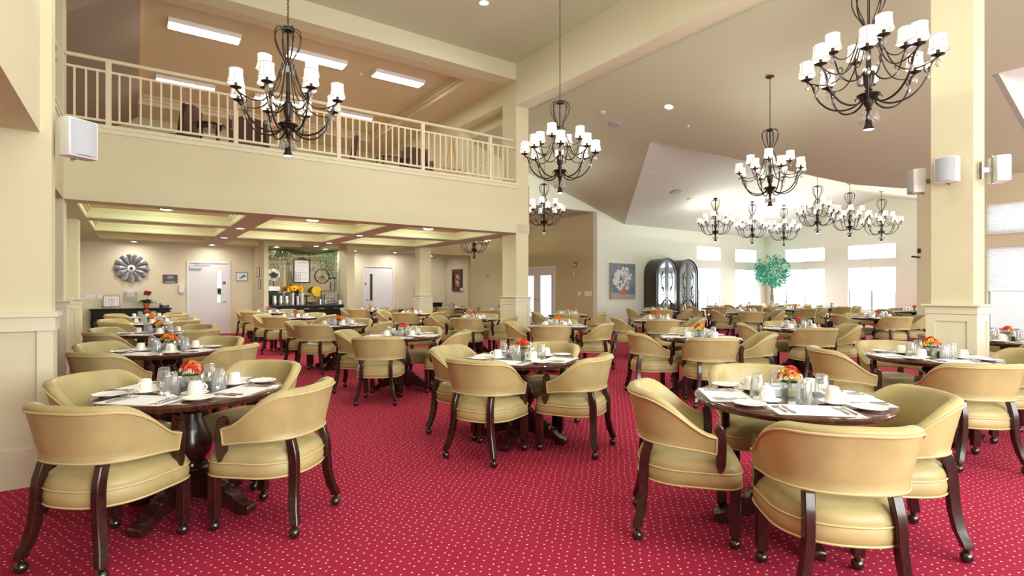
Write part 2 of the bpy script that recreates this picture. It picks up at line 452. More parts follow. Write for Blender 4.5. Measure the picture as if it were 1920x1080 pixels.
# main flat ceiling, sloping ceiling, cross gable, dormer
mb = MB(); mb.box(-4.2, 7.6, -3.7, 10.6, 6.9, 7.05)
struct('ceiling', mb, M['ceiling'], smooth=0)
mb = MB()
rx = 10.5
pts = [(8.05, -3.5), (11.3, -3.5), (11.3, 2.52), (14.86, 2.52), (14.86, 5.0), (14.3, 5.85), (rx, 8.9), (14.86, 13.85), (8.05, 13.85)]
ceil_poly(mb, [(x, y, CEIL(x)) for x, y in pts])
struct('ceiling_slope', mb, M['ceiling'], smooth=0)
mb = MB()
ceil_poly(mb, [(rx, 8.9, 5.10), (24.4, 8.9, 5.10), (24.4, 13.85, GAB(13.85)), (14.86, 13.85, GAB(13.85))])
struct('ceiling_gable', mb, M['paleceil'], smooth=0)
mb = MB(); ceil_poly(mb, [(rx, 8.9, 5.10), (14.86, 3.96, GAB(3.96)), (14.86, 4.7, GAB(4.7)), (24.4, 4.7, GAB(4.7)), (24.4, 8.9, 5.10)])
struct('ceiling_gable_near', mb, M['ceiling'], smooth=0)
e = [(rx, 8.9), (14.3, 5.85), (14.86, 5.0)]; mb = MB()     # fascia that closes the edge of the slope below the gable
for (xa, ya), (xb, yb) in zip(e, e[1:]):
    mb.add([(xa, ya, CEIL(xa)), (xb, yb, CEIL(xb)), (xb, yb, GAB(yb)+.05), (xa, ya, GAB(ya)+.05), (xa+.03, ya+.04, CEIL(xa)), (xb+.03, yb+.04, CEIL(xb)), (xb+.03, yb+.04, GAB(yb)+.05), (xa+.03, ya+.04, GAB(ya)+.05)],
           [(0, 1, 2, 3), (7, 6, 5, 4), (0, 4, 5, 1), (1, 5, 6, 2), (3, 2, 6, 7), (0, 3, 7, 4)])
struct('trim_6', mb, M['trimpaint'], smooth=0)
mb = MB(); mb.box(11.3, 14.86, -3.5, 2.52, 4.86, 5.0)
mb.prism([(11.3, CEIL(11.3)), (14.86, CEIL(14.86)), (14.86, 4.9), (11.3, 4.9)], .08, 'y', 2.521)
struct('ceiling_dormer', mb, M['white'], smooth=0)
# big beam in line with the columns, header over the balcony
struct('trim_1', MB().box(7.6, 8.05, -3.5, 10.6, 5.88, 6.9), M['trimpaint'], smooth=0)
struct('trim_2', MB().box(-4.0, 7.6, 10.6, 11.0, 6.5, 6.9), M['trimpaint'], smooth=0)
# loft shell
mb = MB(); X0, X1, Y0, Y1 = .10, 6.67, 11.3, 17.9
mb.box(-4, X0, 11.0, 19.3, 6.5, 6.9); mb.box(X1, 7.6, 11.0, 19.3, 6.5, 6.9)
mb.box(X0, X1, 11.0, Y0, 6.5, 6.9); mb.box(X0, X1, Y1, 19.3, 6.5, 6.9)
struct('ceiling_tray', MB().box(X0, X1, Y0, Y1, 6.762, 6.9), M['loftceil'], smooth=0)
for k, (a, b) in enumerate(((.05, .03), (.10, .08))):   # stepped crown inside the tray
    z0 = 6.5 + .10 + k*.08
    q = .002*(k+1)
    mb.box(X0, X0+a, Y0+a, Y1-a, z0, 6.76); mb.box(X1-a, X1, Y0+a, Y1-a, z0, 6.76)
    mb.box(X0+q, X1-q, Y0, Y0+a, z0, 6.76); mb.box(X0+q, X1-q, Y1-a, Y1, z0, 6.76)
struct('ceiling_loft', mb, M['loftceil'], smooth=0)
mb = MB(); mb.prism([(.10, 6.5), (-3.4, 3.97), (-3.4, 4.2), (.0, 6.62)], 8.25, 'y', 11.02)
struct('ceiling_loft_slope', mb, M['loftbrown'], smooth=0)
mb = MB()
mb.box(7.6, 8.04, 11.2, 13.4, 6.05, 6.5); mb.box(7.6, 8.04, 13.4, 19.3, 3.97, 6.5); mb.box(-4, 8.04, 19.3, 19.5, 3.97, 6.5); mb.box(8.0, 8.05, 11.2, 13.4, 5.8, 6.05)
struct('wall_loft', mb, M['wall'], smooth=0)
# balcony slab, its coffered underside
XC = [(-.75, 1.72), (2.20, 4.47), (4.95, 7.35)]; YC = [(11.0, 13.1), (13.6, 15.8), (16.3, 18.25)]
mb = MB()
xs = sorted({-1.3, 8.0, *[v for p in XC for v in p]}); ys = sorted({10.6, 19.3, *[v for p in YC for v in p]})
for a, b in zip(xs, xs[1:]):
    for c, d in zip(ys, ys[1:]):
        if (a, b) in XC and (c, d) in YC: continue
        mb.box(a, b, c, d, 2.78, 3.0)
struct('ceiling_coffers', mb, M['ceiling'], smooth=0)
struct('floor_loft', MB().box(-1.3, 8.0, 10.6, 19.3, 3.0, 3.97), M['loftcarpet'], smooth=0)
struct('wall_balcony', MB().box(-.873, 7.6, 10.585, 10.6, 2.78, 3.93), M['wall'], smooth=0)
struct('floor_side_loft', MB().box(-4, -1.3, 10.6, 19.3, 2.78, 3.97), M['wall'], smooth=0)
struct('floor_side_balcony', MB().box(-4, -.873, 5.30, 10.6, 2.78, 3.97), M['wall'], smooth=0)
struct('ceiling_low', MB().box(8.0, 11.3, 18.8, 21, 2.785, 3.0), M['ceiling'], smooth=0)
struct('ceiling_niche', MB().box(8.0, 13.38, 13.951, 18.6, 4.15, 4.3), M['ceiling'], smooth=0)
n = 0
for a, b in XC:
    for c, d in YC:
        n += 1
        mb = MB()
        mb.box(a, b, c, d, 2.975, 2.995)
        for (t, z) in ((.012, 2.795), (.04, 2.90), (.07, 2.935)):
            mb.box(a, a+t, c+t, d-t, z, 2.975); mb.box(b-t, b, c+t, d-t, z, 2.975); mb.box(a, b, c, c+t, z, 2.975); mb.box(a, b, d-t, d, z, 2.975)
        struct('trim_%d' % (20+n), mb, M['coffer'], smooth=0)
mb = MB()
for (x0, x1, y0, y1) in ((-.89, 7.64, 10.545, 10.6), (-.9, -.845, 5.3, 10.6)):
    mb.box(x0, x1, y0, y1, 3.93, 3.985); mb.box(x0+.012, x1-.012, y0+.018, y1+.0, 3.86, 3.93)
struct('trim_3', mb, M['trimpaint'], smooth=0)
# baseboards
mb = MB()
mb.box(-4, -.462, 5.055, 5.08, 0, .27); mb.box(-.486, -.462, 5.08, 5.30, 0, .27)
struct('baseboard_left_near', mb, M['trimpaint'], smooth=0)
mb = MB(); mb.box(-1.3, 1.28, 19.28, 19.3, 0, .13); mb.box(2.58, 3.2, 19.28, 19.3, 0, .13); mb.box(5.97, 6.85, 19.28, 19.3, 0, .13); mb.box(3.18, 3.2, 17.5, 19.3, 0, .13)
mb.box(-1.3, -1.28, 13.65, 19.3, 0, .13)
struct('baseboard_back', mb, M['trimpaint'], smooth=0)
mb = MB(); mb.box(13.38, 24.3, 13.73, 13.75, 0, .13); mb.box(24.28, 24.3, 4.75, 13.75, 0, .13)
struct('baseboard_alcove', mb, M['trimpaint'], smooth=0)
mb = MB(); mb.box(13.36, 13.38, 13.75, 16.0, 0, .13); mb.box(11.08, 13.38, 18.58, 18.6, 0, .13)
struct('baseboard_niche', mb, M['trimpaint'], smooth=0)
mb = MB(); mb.box(14.83, 14.85, -3.5, 4.75, 0, .13)
struct('baseboard_right', mb, M['trimpaint'], smooth=0)
# wainscot on the near left wall: cap rail, apron, stiles
mb = MB()
mb.box(-4, -.446, 5.02, 5.08, 1.20, 1.232); mb.box(-4, -.462, 5.045, 5.08, 1.10, 1.20)
mb.box(-.486, -.446, 5.08, 5.33, 1.20, 1.232); mb.box(-.486, -.462, 5.08, 5.32, 1.10, 1.20)
mb.box(-.565, -.474, 5.062, 5.08, .27, 1.10); mb.box(-1.9, -1.8, 5.062, 5.08, .27, 1.10)
mb.box(-.486, -.474, 5.08, 5.30, .27, 1.10)
struct('trim_4', mb, M['trimpaint'], smooth=0)

def column(x0, x1, y0, y1, z1, label, base=True, cap=1.228):
    o = thing('column', label, 'column', ((x0+x1)/2, (y0+y1)/2, 0))
    hx, hy = (x1-x0)/2, (y1-y0)/2
    obj('shaft', MB().box(-hx, hx, -hy, hy, 0, z1), M['wall'], o, bevel=.008)
    if not base: return o
    e = .022
    b = MB().box(-hx-e, hx+e, -hy-e, hy+e, 0, cap-.11)
    obj('panel_base', b, M['trimpaint'], o, smooth=0)
    f = .012; t = .075
    for sx in (-1, 1):
        fr = MB(); xx = sx*(hx+e)
        a, c = (xx, xx+sx*f) if sx > 0 else (xx-f, xx)
        for (u0, u1, w0, w1) in ((-hy-e-f, -hy-e+t, 0, cap-.112), (hy+e-t, hy+e+f, 0, cap-.112), (-hy-e+t, hy+e-t, 0, .14), (-hy-e+t, hy+e-t, cap-.19, cap-.112)):
            fr.box(a, c, u0, u1, w0, w1)
        obj('panel_frame', fr, M['trimpaint'], o, smooth=0)
    for sy in (-1, 1):
        fr = MB(); yy = sy*(hy+e)
        a, c = (yy, yy+f) if sy > 0 else (yy-f, yy)
        for (u0, u1, w0, w1) in ((-hx-e, -hx-e+t, 0, cap-.112), (hx+e-t, hx+e, 0, cap-.112), (-hx-e+t, hx+e-t, 0, .14), (-hx-e+t, hx+e-t, cap-.19, cap-.112)):
            fr.box(u0, u1, a, c, w0, w1)
        obj('panel_frame', fr, M['trimpaint'], o, smooth=0)
    c = MB().box(-hx-e-.02, hx+e+.02, -hy-e-.02, hy+e+.02, cap-.11, cap-.022)
    c.box(-hx-e-.05, hx+e+.05, -hy-e-.05, hy+e+.05, cap-.022, cap)
    obj('cap_rail', c, M['trimpaint'], o, bevel=.004)
    return o
column(7.6, 7.98, 10.6, 11.2, 6.9, 'tall cream column carrying the right end of the balcony')
column(7.6, 7.98, 1.9, 2.3, 5.88, 'tall cream column with three speakers under the big beam')
column(7.55, 7.95, 15.85, 16.25, 2.78, 'short cream column under the coffered ceiling by the back doors')
column(-1.3, -.873, 10.6, 11.02, 6.9, 'tall cream corner column at the left end of the balcony')
column(-1.3, -.873, 13.25, 13.65, 2.78, 'short cream column on the left under the coffered ceiling')

# ------------------------------------------------------------ windows
def window(n, axis, a, b, t, z0, z1, inward, blind_to=None, bm='blind'):
    """window filling a wall hole: u from a to b on the wall whose inner face is t, inward -1 when the room lies on the smaller side"""
    o = link('window_%d' % n, None); o['kind'] = 'structure'
    def bx(mb, u0, u1, d0, d1, w0, w1):
        p, q = sorted((t - inward*d0, t - inward*d1))
        if axis == 'x': mb.box(p, q, u0, u1, w0, w1)
        else: mb.box(u0, u1, p, q, w0, w1)
    f = MB(); w = .045
    bx(f, a, a+w, .08, .15, z0, z1); bx(f, b-w, b, .08, .15, z0, z1); bx(f, a+w, b-w, .08, .15, z0, z0+w); bx(f, a+w, b-w, .08, .15, z1-w, z1)
    m = (a+b)/2
    bx(f, m-.04, m+.04, .075, .15, z0+w, z1-w)
    obj('window_frame', f, M['winframe'], o, smooth=0)
    for u0, u1 in ((a+w, m-.04), (m+.04, b-w)):
        g = MB(); bx(g, u0, u1, .11, .118, z0+w, z1-w)
        obj('pane', g, M['pane'], o, smooth=0)
    s = MB(); bx(s, a-.03, b+.03, -.03, .08, z0-.03, z0)
    obj('sill', s, M['white'], o, smooth=0)
    if blind_to is None: blind_to = z0 + .01
    for u0, u1 in ((a+.012, m-.004), (m+.004, b-.012)):
        g = MB(); k = max(2, int((z1-blind_to)/.038)); vs = []
        for i in range(2*k+1):
            z = z1 - .03 - (z1-.03-blind_to)*i/(2*k); d = .035 + (.018 if i % 2 else 0)
            q = t - inward*d
            vs += [(q, u0, z), (q, u1, z)] if axis == 'x' else [(u0, q, z), (u1, q, z)]
        g.add(vs, [(2*i, 2*i+1, 2*i+3, 2*i+2) for i in range(2*k)])
        bl = obj('blind', g, M[bm], o, smooth=0)
        h = MB(); bx(h, u0, u1, .02, .07, z1-.035, z1); bx(h, u0, u1, .03, .055, blind_to-.02, blind_to)
        obj('blind_rail', h, M['white'], bl, smooth=0)
    return o
wn = 0
for a, b in FARWIN:
    for z0, z1, bt in ((.55, 2.34, 1.40), (2.64, 3.26, None)):
        wn += 1; window(wn, 'x', a, b, 24.3, z0, z1, -1, bt)
for a, b in PALEWIN:
    for z0, z1, bt in ((.55, 2.34, 1.40), (2.64, 3.26, None)):
        wn += 1; window(wn, 'y', a, b, 13.75, z0, z1, -1, bt)
for a, b in ((1.55, 3.50), (-1.6, .35)):
    for z0, z1, bt in ((.55, 2.30, 1.38), (2.60, 3.22, None)):
        wn += 1; window(wn, 'x', a, b, 14.85, z0, z1, -1, bt, 'blind2')

# ------------------------------------------------------------ doors
def solid_door(n, x0, x1, h, hinge_left, closer=True):
    o = link('door_%d' % n, None); o['kind'] = 'structure'
    y = 19.3; w = .055
    f = MB()
    for (a, b, c, d) in ((x0-.0, x0+w, 0, h), (x1-w, x1, 0, h), (x0+w, x1-w, h-w, h)):
        f.box(a, b, y-.03, y+.1, c, d)
    obj('door_frame', f, M['white'], o, smooth=0)
    vx = x1-.36 if hinge_left else x0+.26
    lf = MB(); wall_cells(lf, x0+w+.004, x1-w-.004, .01, h-w-.005, y+.01, y+.055, 'y', [(vx, vx+.11, 1.0, 2.0)])
    leaf = obj('door_leaf', lf, M['doorwhite'], o, smooth=0)
    fr = MB()
    for (a, b, c, d) in ((vx-.03, vx, .97, 2.03), (vx+.11, vx+.14, .97, 2.03), (vx, vx+.11, .97, 1.0), (vx, vx+.11, 2.0, 2.03)): fr.box(a, b, y+.0, y+.01, c, d)
    obj('vision_frame', fr, M['white'], leaf, smooth=0)
    obj('vision_glass', MB().box(vx, vx+.11, y+.03, y+.036, 1.0, 2.0), M['pane'], leaf, smooth=0)
    hx = x1-.14 if hinge_left else x0+.14; s = -1 if hinge_left else 1
    hd = MB().lathe([(.026, 0), (.026, .012)], 12); hd.T = None
    h2 = MB(); h2.tube([(hx, y+.01, 1.02), (hx, y-.045, 1.02), (hx+s*.11, y-.045, 1.02)], .010, 8)
    h2.ball((hx, y+.008, 1.02), .028, 12, 6, sc=(1, .35, 1))
    obj('door_handle', h2, M['grey'], leaf)
    obj('room_sign', MB().box(vx+(.19 if hinge_left else -.19)-.045, vx+(.19 if hinge_left else -.19)+.045, y+.002, y+.01, 1.58, 1.67), M['signred'], leaf, smooth=0)
    if closer:
        c = MB().box(x0+.07, x0+.40, y-.05, y+.01, h-.24, h-.15)
        c.tube([(x0+.24, y-.03, h-.15), (x0+.24, y-.04, h-.09), (x0+.62, y-.05, h-.085)], .012, 6)
        obj('door_closer', c, M['grey'], leaf, smooth=0)
    for z in (.3, 1.1, 2.0):
        hg = x0+w if hinge_left else x1-w
        obj('hinge', MB().box(hg-.012, hg+.012, y-.004, y+.012, z, z+.11), M['grey'], o, smooth=0)
    return o
solid_door(1, 1.33, 2.53, 2.30, True)
solid_door(2, 6.90, 8.10, 2.30, False, False)
# glazed pair in the beige wall
o = link('door_3', None); o['kind'] = 'structure'
x = 13.38; y0, y1, h, w = 16.05, 18.40, 2.34, .06
f = MB(); f.box(x-.03, x+.1, y0, y0+w, 0, h); f.box(x-.03, x+.1, y1-w, y1, 0, h); f.box(x-.03, x+.1, y0+w, y1-w, h-w, h)
obj('door_frame', f, M['white'], o, smooth=0)
ym = (y0+y1)/2
for s, (a, b) in ((1, (y0+w+.004, ym-.003)), (-1, (ym+.003, y1-w-.004))):
    lf = MB(); wall_cells(lf, a, b, .01, h-w-.005, x+.01, x+.05, 'x', [(a+.2, b-.2, .32, 1.98)])
    leaf = obj('door_leaf', lf, M['doorwhite'], o, smooth=0)
    obj('pane', MB().box(x+.028, x+.034, a+.2, b-.2, .32, 1.98), M['pane'], leaf, smooth=0)
    yy = b-.08 if s > 0 else a+.08
    g = MB(); g.tube([(x+.01, yy, 1.02), (x-.045, yy, 1.02), (x-.045, yy-s*.11, 1.02)], .010, 8); g.ball((x+.008, yy, 1.02), .028, 12, 6, sc=(.35, 1, 1))
    obj('door_handle', g, M['grey'], leaf)
    for z in (.3, 1.1, 1.95):
        yh = a if s > 0 else b
        obj('hinge', MB().box(x-.004, x+.012, yh-.012, yh+.012, z, z+.11), M['grey'], o, smooth=0)
# ------------------------------------------------------------ balcony railing
def railing(label):
    o = thing('balcony_railing', label, 'railing', (0, 10.68, 3.97))
    RL = M['rail']
    obj('handrail', MB().tube([(-.87, 0, 1.07), (7.55, 0, 1.07)], .032, 12, sx=1.2), RL, o)
    obj('top_rail', MB().box(-.87, 7.6, -.016, .016, .87, .905), RL, o, smooth=0)
    obj('bottom_rail', MB().box(-.87, 7.6, -.016, .016, .09, .125), RL, o, smooth=0)
    posts = [-.33, 1.49, 3.32, 5.15, 6.90]
    pm = MB().box(-.038, .038, -.03, .03, 0, 1.045).mesh('post', RL, smooth=0)
    bm_ = MB().box(-.0135, .0135, -.0135, .0135, .12, .875).mesh('baluster', RL, smooth=0)
    for x in posts: link('post', pm, o, (x, 0, 0))
    sp = 1.8275/13
    x = posts[0] - 4*sp
    while x < 7.5:
        if x > -.85 and all(abs(x-p) > .05 for p in posts): link('baluster', bm_, o, (x, 0, 0))
        x += sp
    return o
railing('cream balcony railing running above the serving area')
o = thing('balcony_railing', 'cream railing on the short side balcony next to the corner column', 'railing', (-.96, 7.9, 3.97), 0, None)
obj('handrail', MB().tube([(0, -2.5, 1.07), (0, 2.66, 1.07)], .032, 10), M['rail'], o)
obj('top_rail', MB().box(-.016, .016, -2.5, 2.68, .87, .905), M['rail'], o, smooth=0)
obj('bottom_rail', MB().box(-.016, .016, -2.5, 2.68, .09, .125), M['rail'], o, smooth=0)
bm_ = bpy.data.meshes['baluster']
for k in range(36): link('baluster', bm_, o, (0, -2.45+k*.1405, 0))
# stair railing seen through the opening of the loft
o = thing('stair_railing', 'sloping cream stair railing behind the right end of the balcony', 'railing', (7.72, 12.9, 3.97))
L0, L1 = (.02, .2, .72), (.72, .2, 1.20)
obj('handrail', MB().tube([L0, L1], .025, 8), M['rail'], o)
obj('bottom_rail', MB().tube([(.02, .2, .12), (.72, .2, .60)], .015, 6), M['rail'], o)
for k in range(8):
    t = (k+.5)/8; z = .12+.48*t
    obj('baluster', MB().box(.02+.7*t-.012, .02+.7*t+.012, .188, .212, z, z+.60), M['rail'], o, smooth=0)
obj('newel_post', MB().box(-.03, .04, .165, .235, 0, .85), M['rail'], o, smooth=0)

# ------------------------------------------------------------ dining chair
def make_chair():
    root = thing('dining_chair', 'x', 'chair')
    # back shell: horizontal path from the right arm front around the back to the left arm front
    N = 30; path = []
    for i in range(N+1):
        t = -1 + 2*i/N; a = t*PI/2*1.18                     # 0 = middle of the back
        sx = math.copysign(abs(math.sin(min(abs(a), PI/2)))**.85, a) * .285
        if abs(a) <= PI/2: y = -.275*abs(math.cos(a))**.72 + .0
        else: y = (abs(a)-PI/2)/(PI/2*.18)*.125
        path.append((sx, y, abs(t)))
    # resample evenly
    d = [0]
    for p, q in zip(path, path[1:]): d.append(d[-1]+math.hypot(p[0]-q[0], p[1]-q[1]))
    NP = 29; P2 = []
    for k in range(NP):
        s = d[-1]*k/(NP-1); j = max(i for i in range(len(d)) if d[i] <= s+1e-9); j = min(j, len(d)-2)
        f = (s-d[j])/(d[j+1]-d[j])
        P2.append((path[j][0]+f*(path[j+1][0]-path[j][0]), path[j][1]+f*(path[j+1][1]-path[j][1])))
    mb = MB(); rings = []; top_l = []; bot_l = []
    Lh = d[-1]/2
    for k, (x, y) in enumerate(P2):
        s = abs(2*k/(NP-1)-1)                                # 0 back, 1 arm front
        a, b = P2[max(k-1, 0)], P2[min(k+1, NP-1)]
        tx, ty = b[0]-a[0], b[1]-a[1]; l = math.hypot(tx, ty); nx, ny = ty/l, -tx/l
        if nx*x + ny*(y+.02) < 0: nx, ny = -nx, -ny          # outward
        u = max(0, (s-.40)/.60)
        top = .833 - .202*(u*u*(3-2*u)) - .012*s
        bot = .543 - .030*u*u
        fl = .062*(1-.70*u)                                  # outward lean of the upper edge
        th = .060 - .016*u
        H = top-bot; ring = []
        prof = [(0.006, 0), (0, .02)] + [(fl*q**1.15, q) for q in (.2, .45, .7, .87)] + [(fl*.95, .93), (fl-.006, .972), (fl-.022, 1.0), (fl-.6*th, 1.012), (fl-th+.004, .995), (fl-th-.006, .95)] + [(fl*q**1.25-th, q) for q in (.75, .5, .25, .06)] + [(-th+.012, 0)]
        for o_, q in prof: ring.append((x+nx*(o_), y+ny*(o_), bot+H*q))
        rings.append(ring)
        top_l.append((x+nx*(fl*.93+.003), y+ny*(fl*.93+.003), bot+H*.90)); bot_l.append((x+nx*.004, y+ny*.004, bot+.006))
    M_ = len(rings[0]); vs = [p for r in rings for p in r]; fs = []
    for k in range(NP-1):
        for i in range(M_):
            j = (i+1) % M_
            fs.append((k*M_+i, k*M_+j, (k+1)*M_+j, (k+1)*M_+i))
    fs.append(tuple(range(M_))); fs.append(tuple(reversed(range((NP-1)*M_, NP*M_))))
    mb.add(vs, fs)
    back = obj('backrest', mb, M['leather'], root, smooth=60)
    e0 = [rings[0][i] for i in (2, 4, 6)]; e1 = [rings[-1][i] for i in (2, 4, 6)]
    pp = MB().tube(list(reversed(e0)) [:0] + top_l, .0055, 5).tube(bot_l, .0055, 5)
    for e in (rings[0], rings[-1]): pp.tube([e[i] for i in (1, 3, 5, 6)], .0055, 5)
    obj('piping', pp, M['piping'], back)
    # seat
    def outline(g):
        pts = []
        for i in range(40):
            a = 2*PI*i/40; c, s_ = math.cos(a), math.sin(a)
            n_ = 5.0 if s_ > 0 else 2.35
            w = .275 if s_ > 0 else .275
            x = math.copysign(abs(c)**(2/n_), c)*(w+g)
            y = math.copysign(abs(s_)**(2/n_), s_)*((.275 if s_ > 0 else .272)+g)
            if s_ > 0: x *= 1 + .05*min(1, y/.28)
            pts.append((x, y))
        return pts
    levels = [(-.02, .325), (0, .335), (.004, .37), (0, .405), (-.004, .412), (.0, .425), (-.012, .455), (-.045, .482), (-.11, .500), (-.20, .506)]
    vs = []; 
    for g, z in levels: vs += [(x, y, z) for x, y in outline(g)]
    fs = []
    for k in range(len(levels)-1):
        for i in range(40):
            j = (i+1) % 40; fs.append((k*40+i, k*40+j, (k+1)*40+j, (k+1)*40+i))
    fs.append(tuple(reversed(range(40)))); fs.append(tuple(range((len(levels)-1)*40, len(levels)*40)))
    seat = obj('seat', MB().add(vs, fs), M['leather'], root, smooth=60)
    pp = MB().tube([(x, y, .412) for x, y in outline(.002)], .0055, 5, closed=True).tube([(x, y, .334) for x, y in outline(.002)], .0055, 5, closed=True)
    obj('piping', pp, M['piping'], seat)
    # legs and casters
    cm = MB().ball((0, 0, .030), .030, 12, 8).lathe([(.012, .055), (.010, .085)], 8).box(-.018, .018, -.007, .007, .045, .066).mesh('caster', M['brass'])
    for s_ in (-1, 1):
        mb = MB(); w = .024
        def sec(x, y, z, wx=.021, wy=.026): return [(x-wx, y-wy, z), (x+wx, y-wy, z), (x+wx, y+wy, z), (x-wx, y+wy, z)]
        st = [(.166, -.205, .556), (.169, -.220, .53), (.174, -.240, .46), (.176, -.246, .40), (.178, -.248, .33), (.188, -.252, .24), (.208, -.264, .15), (.226, -.280, .10), (.232, -.284, .072)]
        vs = []
        for x, y, z in st: vs += sec(s_*x, y, z)
        fs = [(0, 1, 2, 3), tuple(4*(len(st)-1)+i for i in (3, 2, 1, 0))]
        for k in range(len(st)-1):
            for i in range(4): fs.append((4*k+i, 4*k+4+i, 4*k+4+(i+1) % 4, 4*k+(i+1) % 4))
        lg = obj('leg', mb.add(vs, fs), M['darkwood'], root, bevel=.004)
        link('caster', cm, lg, (s_*.232, -.281, 0))
        lg = obj('leg', MB().box(s_*.225-.027, s_*.225+.027, .20, .254, .072, .335), M['darkwood'], root, bevel=.004)
        link('caster', cm, lg, (s_*.225, .227, 0), (0, 0, 1.2*s_))
        a = MB(); x = s_*.266; y = .155                     # reeded arm post with a rounded head
        pr = [(y-.004, .418), (y+.010, .445), (y+.012, .60), (y+.008, .640), (y-.004, .662), (y-.020, .668), (y-.034, .655), (y-.036, .63), (y-.030, .60), (y-.030, .46), (y-.018, .425)]
        a.prism(pr, .046, 'x', x-.023)
        for dx in (-.0115, .0115):
            a.tube([(x+dx, y+.004, .43), (x+dx, y+.010, .46), (x+dx, y+.011, .52), (x+dx, y+.011, .60), (x+dx, y+.006, .645), (x+dx, y-.008, .665), (x+dx, y-.026, .664)], [.006, .010, .0115, .0115, .0115, .011, .008], 8)
        obj('arm_post', a, M['darkwood'], root)
    return root
chair0 = make_chair()

# ------------------------------------------------------------ pedestal table
def make_table():
    root = thing('dining_table', 'x', 'table')
    r = .533
    top = MB().lathe([(.0, .715), (.485, .712), (.498, .715), (.503, .722), (.510, .725), (.513, .732), (.524, .734), (.531, .740), (.533, .747), (.529, .753), (.521, .754), (.519, .758), (.512, .760), (0, .760)], 64)
    obj('tabletop', top, M['tabletop'], root)
    obj('top_block', MB().lathe([(.12, .69), (.16, .695), (.16, .713)], 20), M['darkwood'], root)
    ped = [(.06, .245), (.085, .25), (.10, .262), (.10, .275), (.075, .285), (.07, .30), (.085, .325), (.110, .365), (.118, .41), (.110, .46), (.088, .52), (.068, .575), (.060, .61), (.072, .622), (.080, .633), (.072, .645), (.066, .655), (.078, .668), (.084, .68), (.084, .70)]
    obj('pedestal', MB().lathe(ped, 28), M['darkwood'], root)
    prof = [(.0, .30), (.075, .30), (.095, .275), (.125, .27), (.15, .235), (.175, .232), (.185, .205), (.215, .20), (.24, .165), (.268, .16), (.280, .130), (.31, .118), (.345, .085), (.385, .062), (.425, .056), (.432, .040), (.420, .0), (.345, .0), (.335, .020), (.295, .045), (.20, .065), (.12, .085), (.0, .09)]
    fm = MB().prism(prof, .085, 'y', -.0425).mesh('foot', M['darkwood'], bevel=.003)
    for k in range(4): link('foot', fm, root, (0, 0, 0), (0, 0, PI/4+k*PI/2))
    return root
table0 = make_table()

# ------------------------------------------------------------ tableware
def gl(prof, n=16): return MB().lathe(prof, n, cap=False)
def make_cup():
    root = thing('coffee_cup', 'x', 'cup')
    c = MB().lathe([(.043, 0), (.0435, .004), (.041, .035), (.036, .064), (.031, .076), (.026, .080), (.0, .080)], 22, cap=False)
    obj('bowl', c, M['china'], root)
    h = MB().tube([(.037, 0, .056), (.054, 0, .062), (.067, 0, .050), (.066, 0, .032), (.054, 0, .018), (.040, 0, .018)], .0055, 6)
    obj('handle', h, M['china'], root)
    return root
def one(name, cat, mb, m, **k):
    o = obj(name, mb, m, **k); return tag(o, 'x', cat)
cup0 = make_cup()
saucer0 = one('saucer', 'saucer', MB().lathe([(.0, 0), (.036, 0), (.042, .004), (.066, .012), (.074, .016), (.0735, .0185), (.064, .0155), (.046, .007), (.030, .006), (0, .006)], 26), M['chinaw'])
plate0 = one('bread_plate', 'plate', MB().lathe([(.0, 0), (.045, 0), (.052, .004), (.076, .012), (.086, .017), (.0855, .0195), (.074, .016), (.050, .0075), (0, .0065)], 28), M['chinaw'])
glass0 = one('tumbler', 'glass', gl([(.042, 0), (.041, .035), (.037, .085), (.033, .122), (.031, .132), (.024, .137), (.0, .137)], 20).lathe([(.039, .0), (.038, .035), (.034, .085), (.0295, .112), (0, .115)], 20, cap=False), M['glass'])
# fluted body of the glass
mbg = MB()
for k in range(14):
    a = 2*PI*k/14; mbg.tube([(.0424*math.cos(a), .0424*math.sin(a), .022), (.0345*math.cos(a), .0345*math.sin(a), .105)], .0015, 4)
link('flute', mbg.mesh('flute', M['crystal']), glass0)
mat0 = one('place_mat', 'place mat', MB().box(-.205, .205, -.125, .125, 0, .0016), M['paper'], smooth=0)
def fork(L=.185):
    b = MB(); b.tube([(0, -L/2, .003), (0, -.02, .004), (0, .035, .008)], [.0055, .0028, .0035], 6, sx=1.4)
    b.cbox((0, .046, .008), (.022, .022, .0025))
    for i in range(4): b.cbox((-.009+.006*i, .072, .0075), (.003, .034, .0022))
    return b
def knife(L=.20):
    b = MB(); b.tube([(0, -L/2, .004), (0, -.01, .005)], [.0060, .0042], 6, sx=1.2)
    b.add([(-.006, -.01, .002), (.006, -.01, .002), (.008, .07, .002), (.0, .10, .002), (-.006, .07, .002), (-.006, -.01, .005), (.006, -.01, .005), (.008, .07, .005), (.0, .10, .005), (-.006, .07, .005)],
          [(0, 1, 2, 3, 4), (9, 8, 7, 6, 5), (0, 5, 6, 1), (1, 6, 7, 2), (2, 7, 8, 3), (3, 8, 9, 4), (4, 9, 5, 0)])
    return b
def spoon(L=.17):
    b = MB(); b.tube([(0, -L/2, .003), (0, -.02, .004), (0, .035, .008)], [.0055, .0028, .003], 6, sx=1.4)
    b.ball((0, .058, .0065), .025, 10, 6, sc=(.72, 1, .2)); return b
fork0 = one('fork', 'fork', fork(), M['steel']); knife0 = one('knife', 'knife', knife(), M['steel']); spoon0 = one('teaspoon', 'spoon', spoon(), M['steel'])
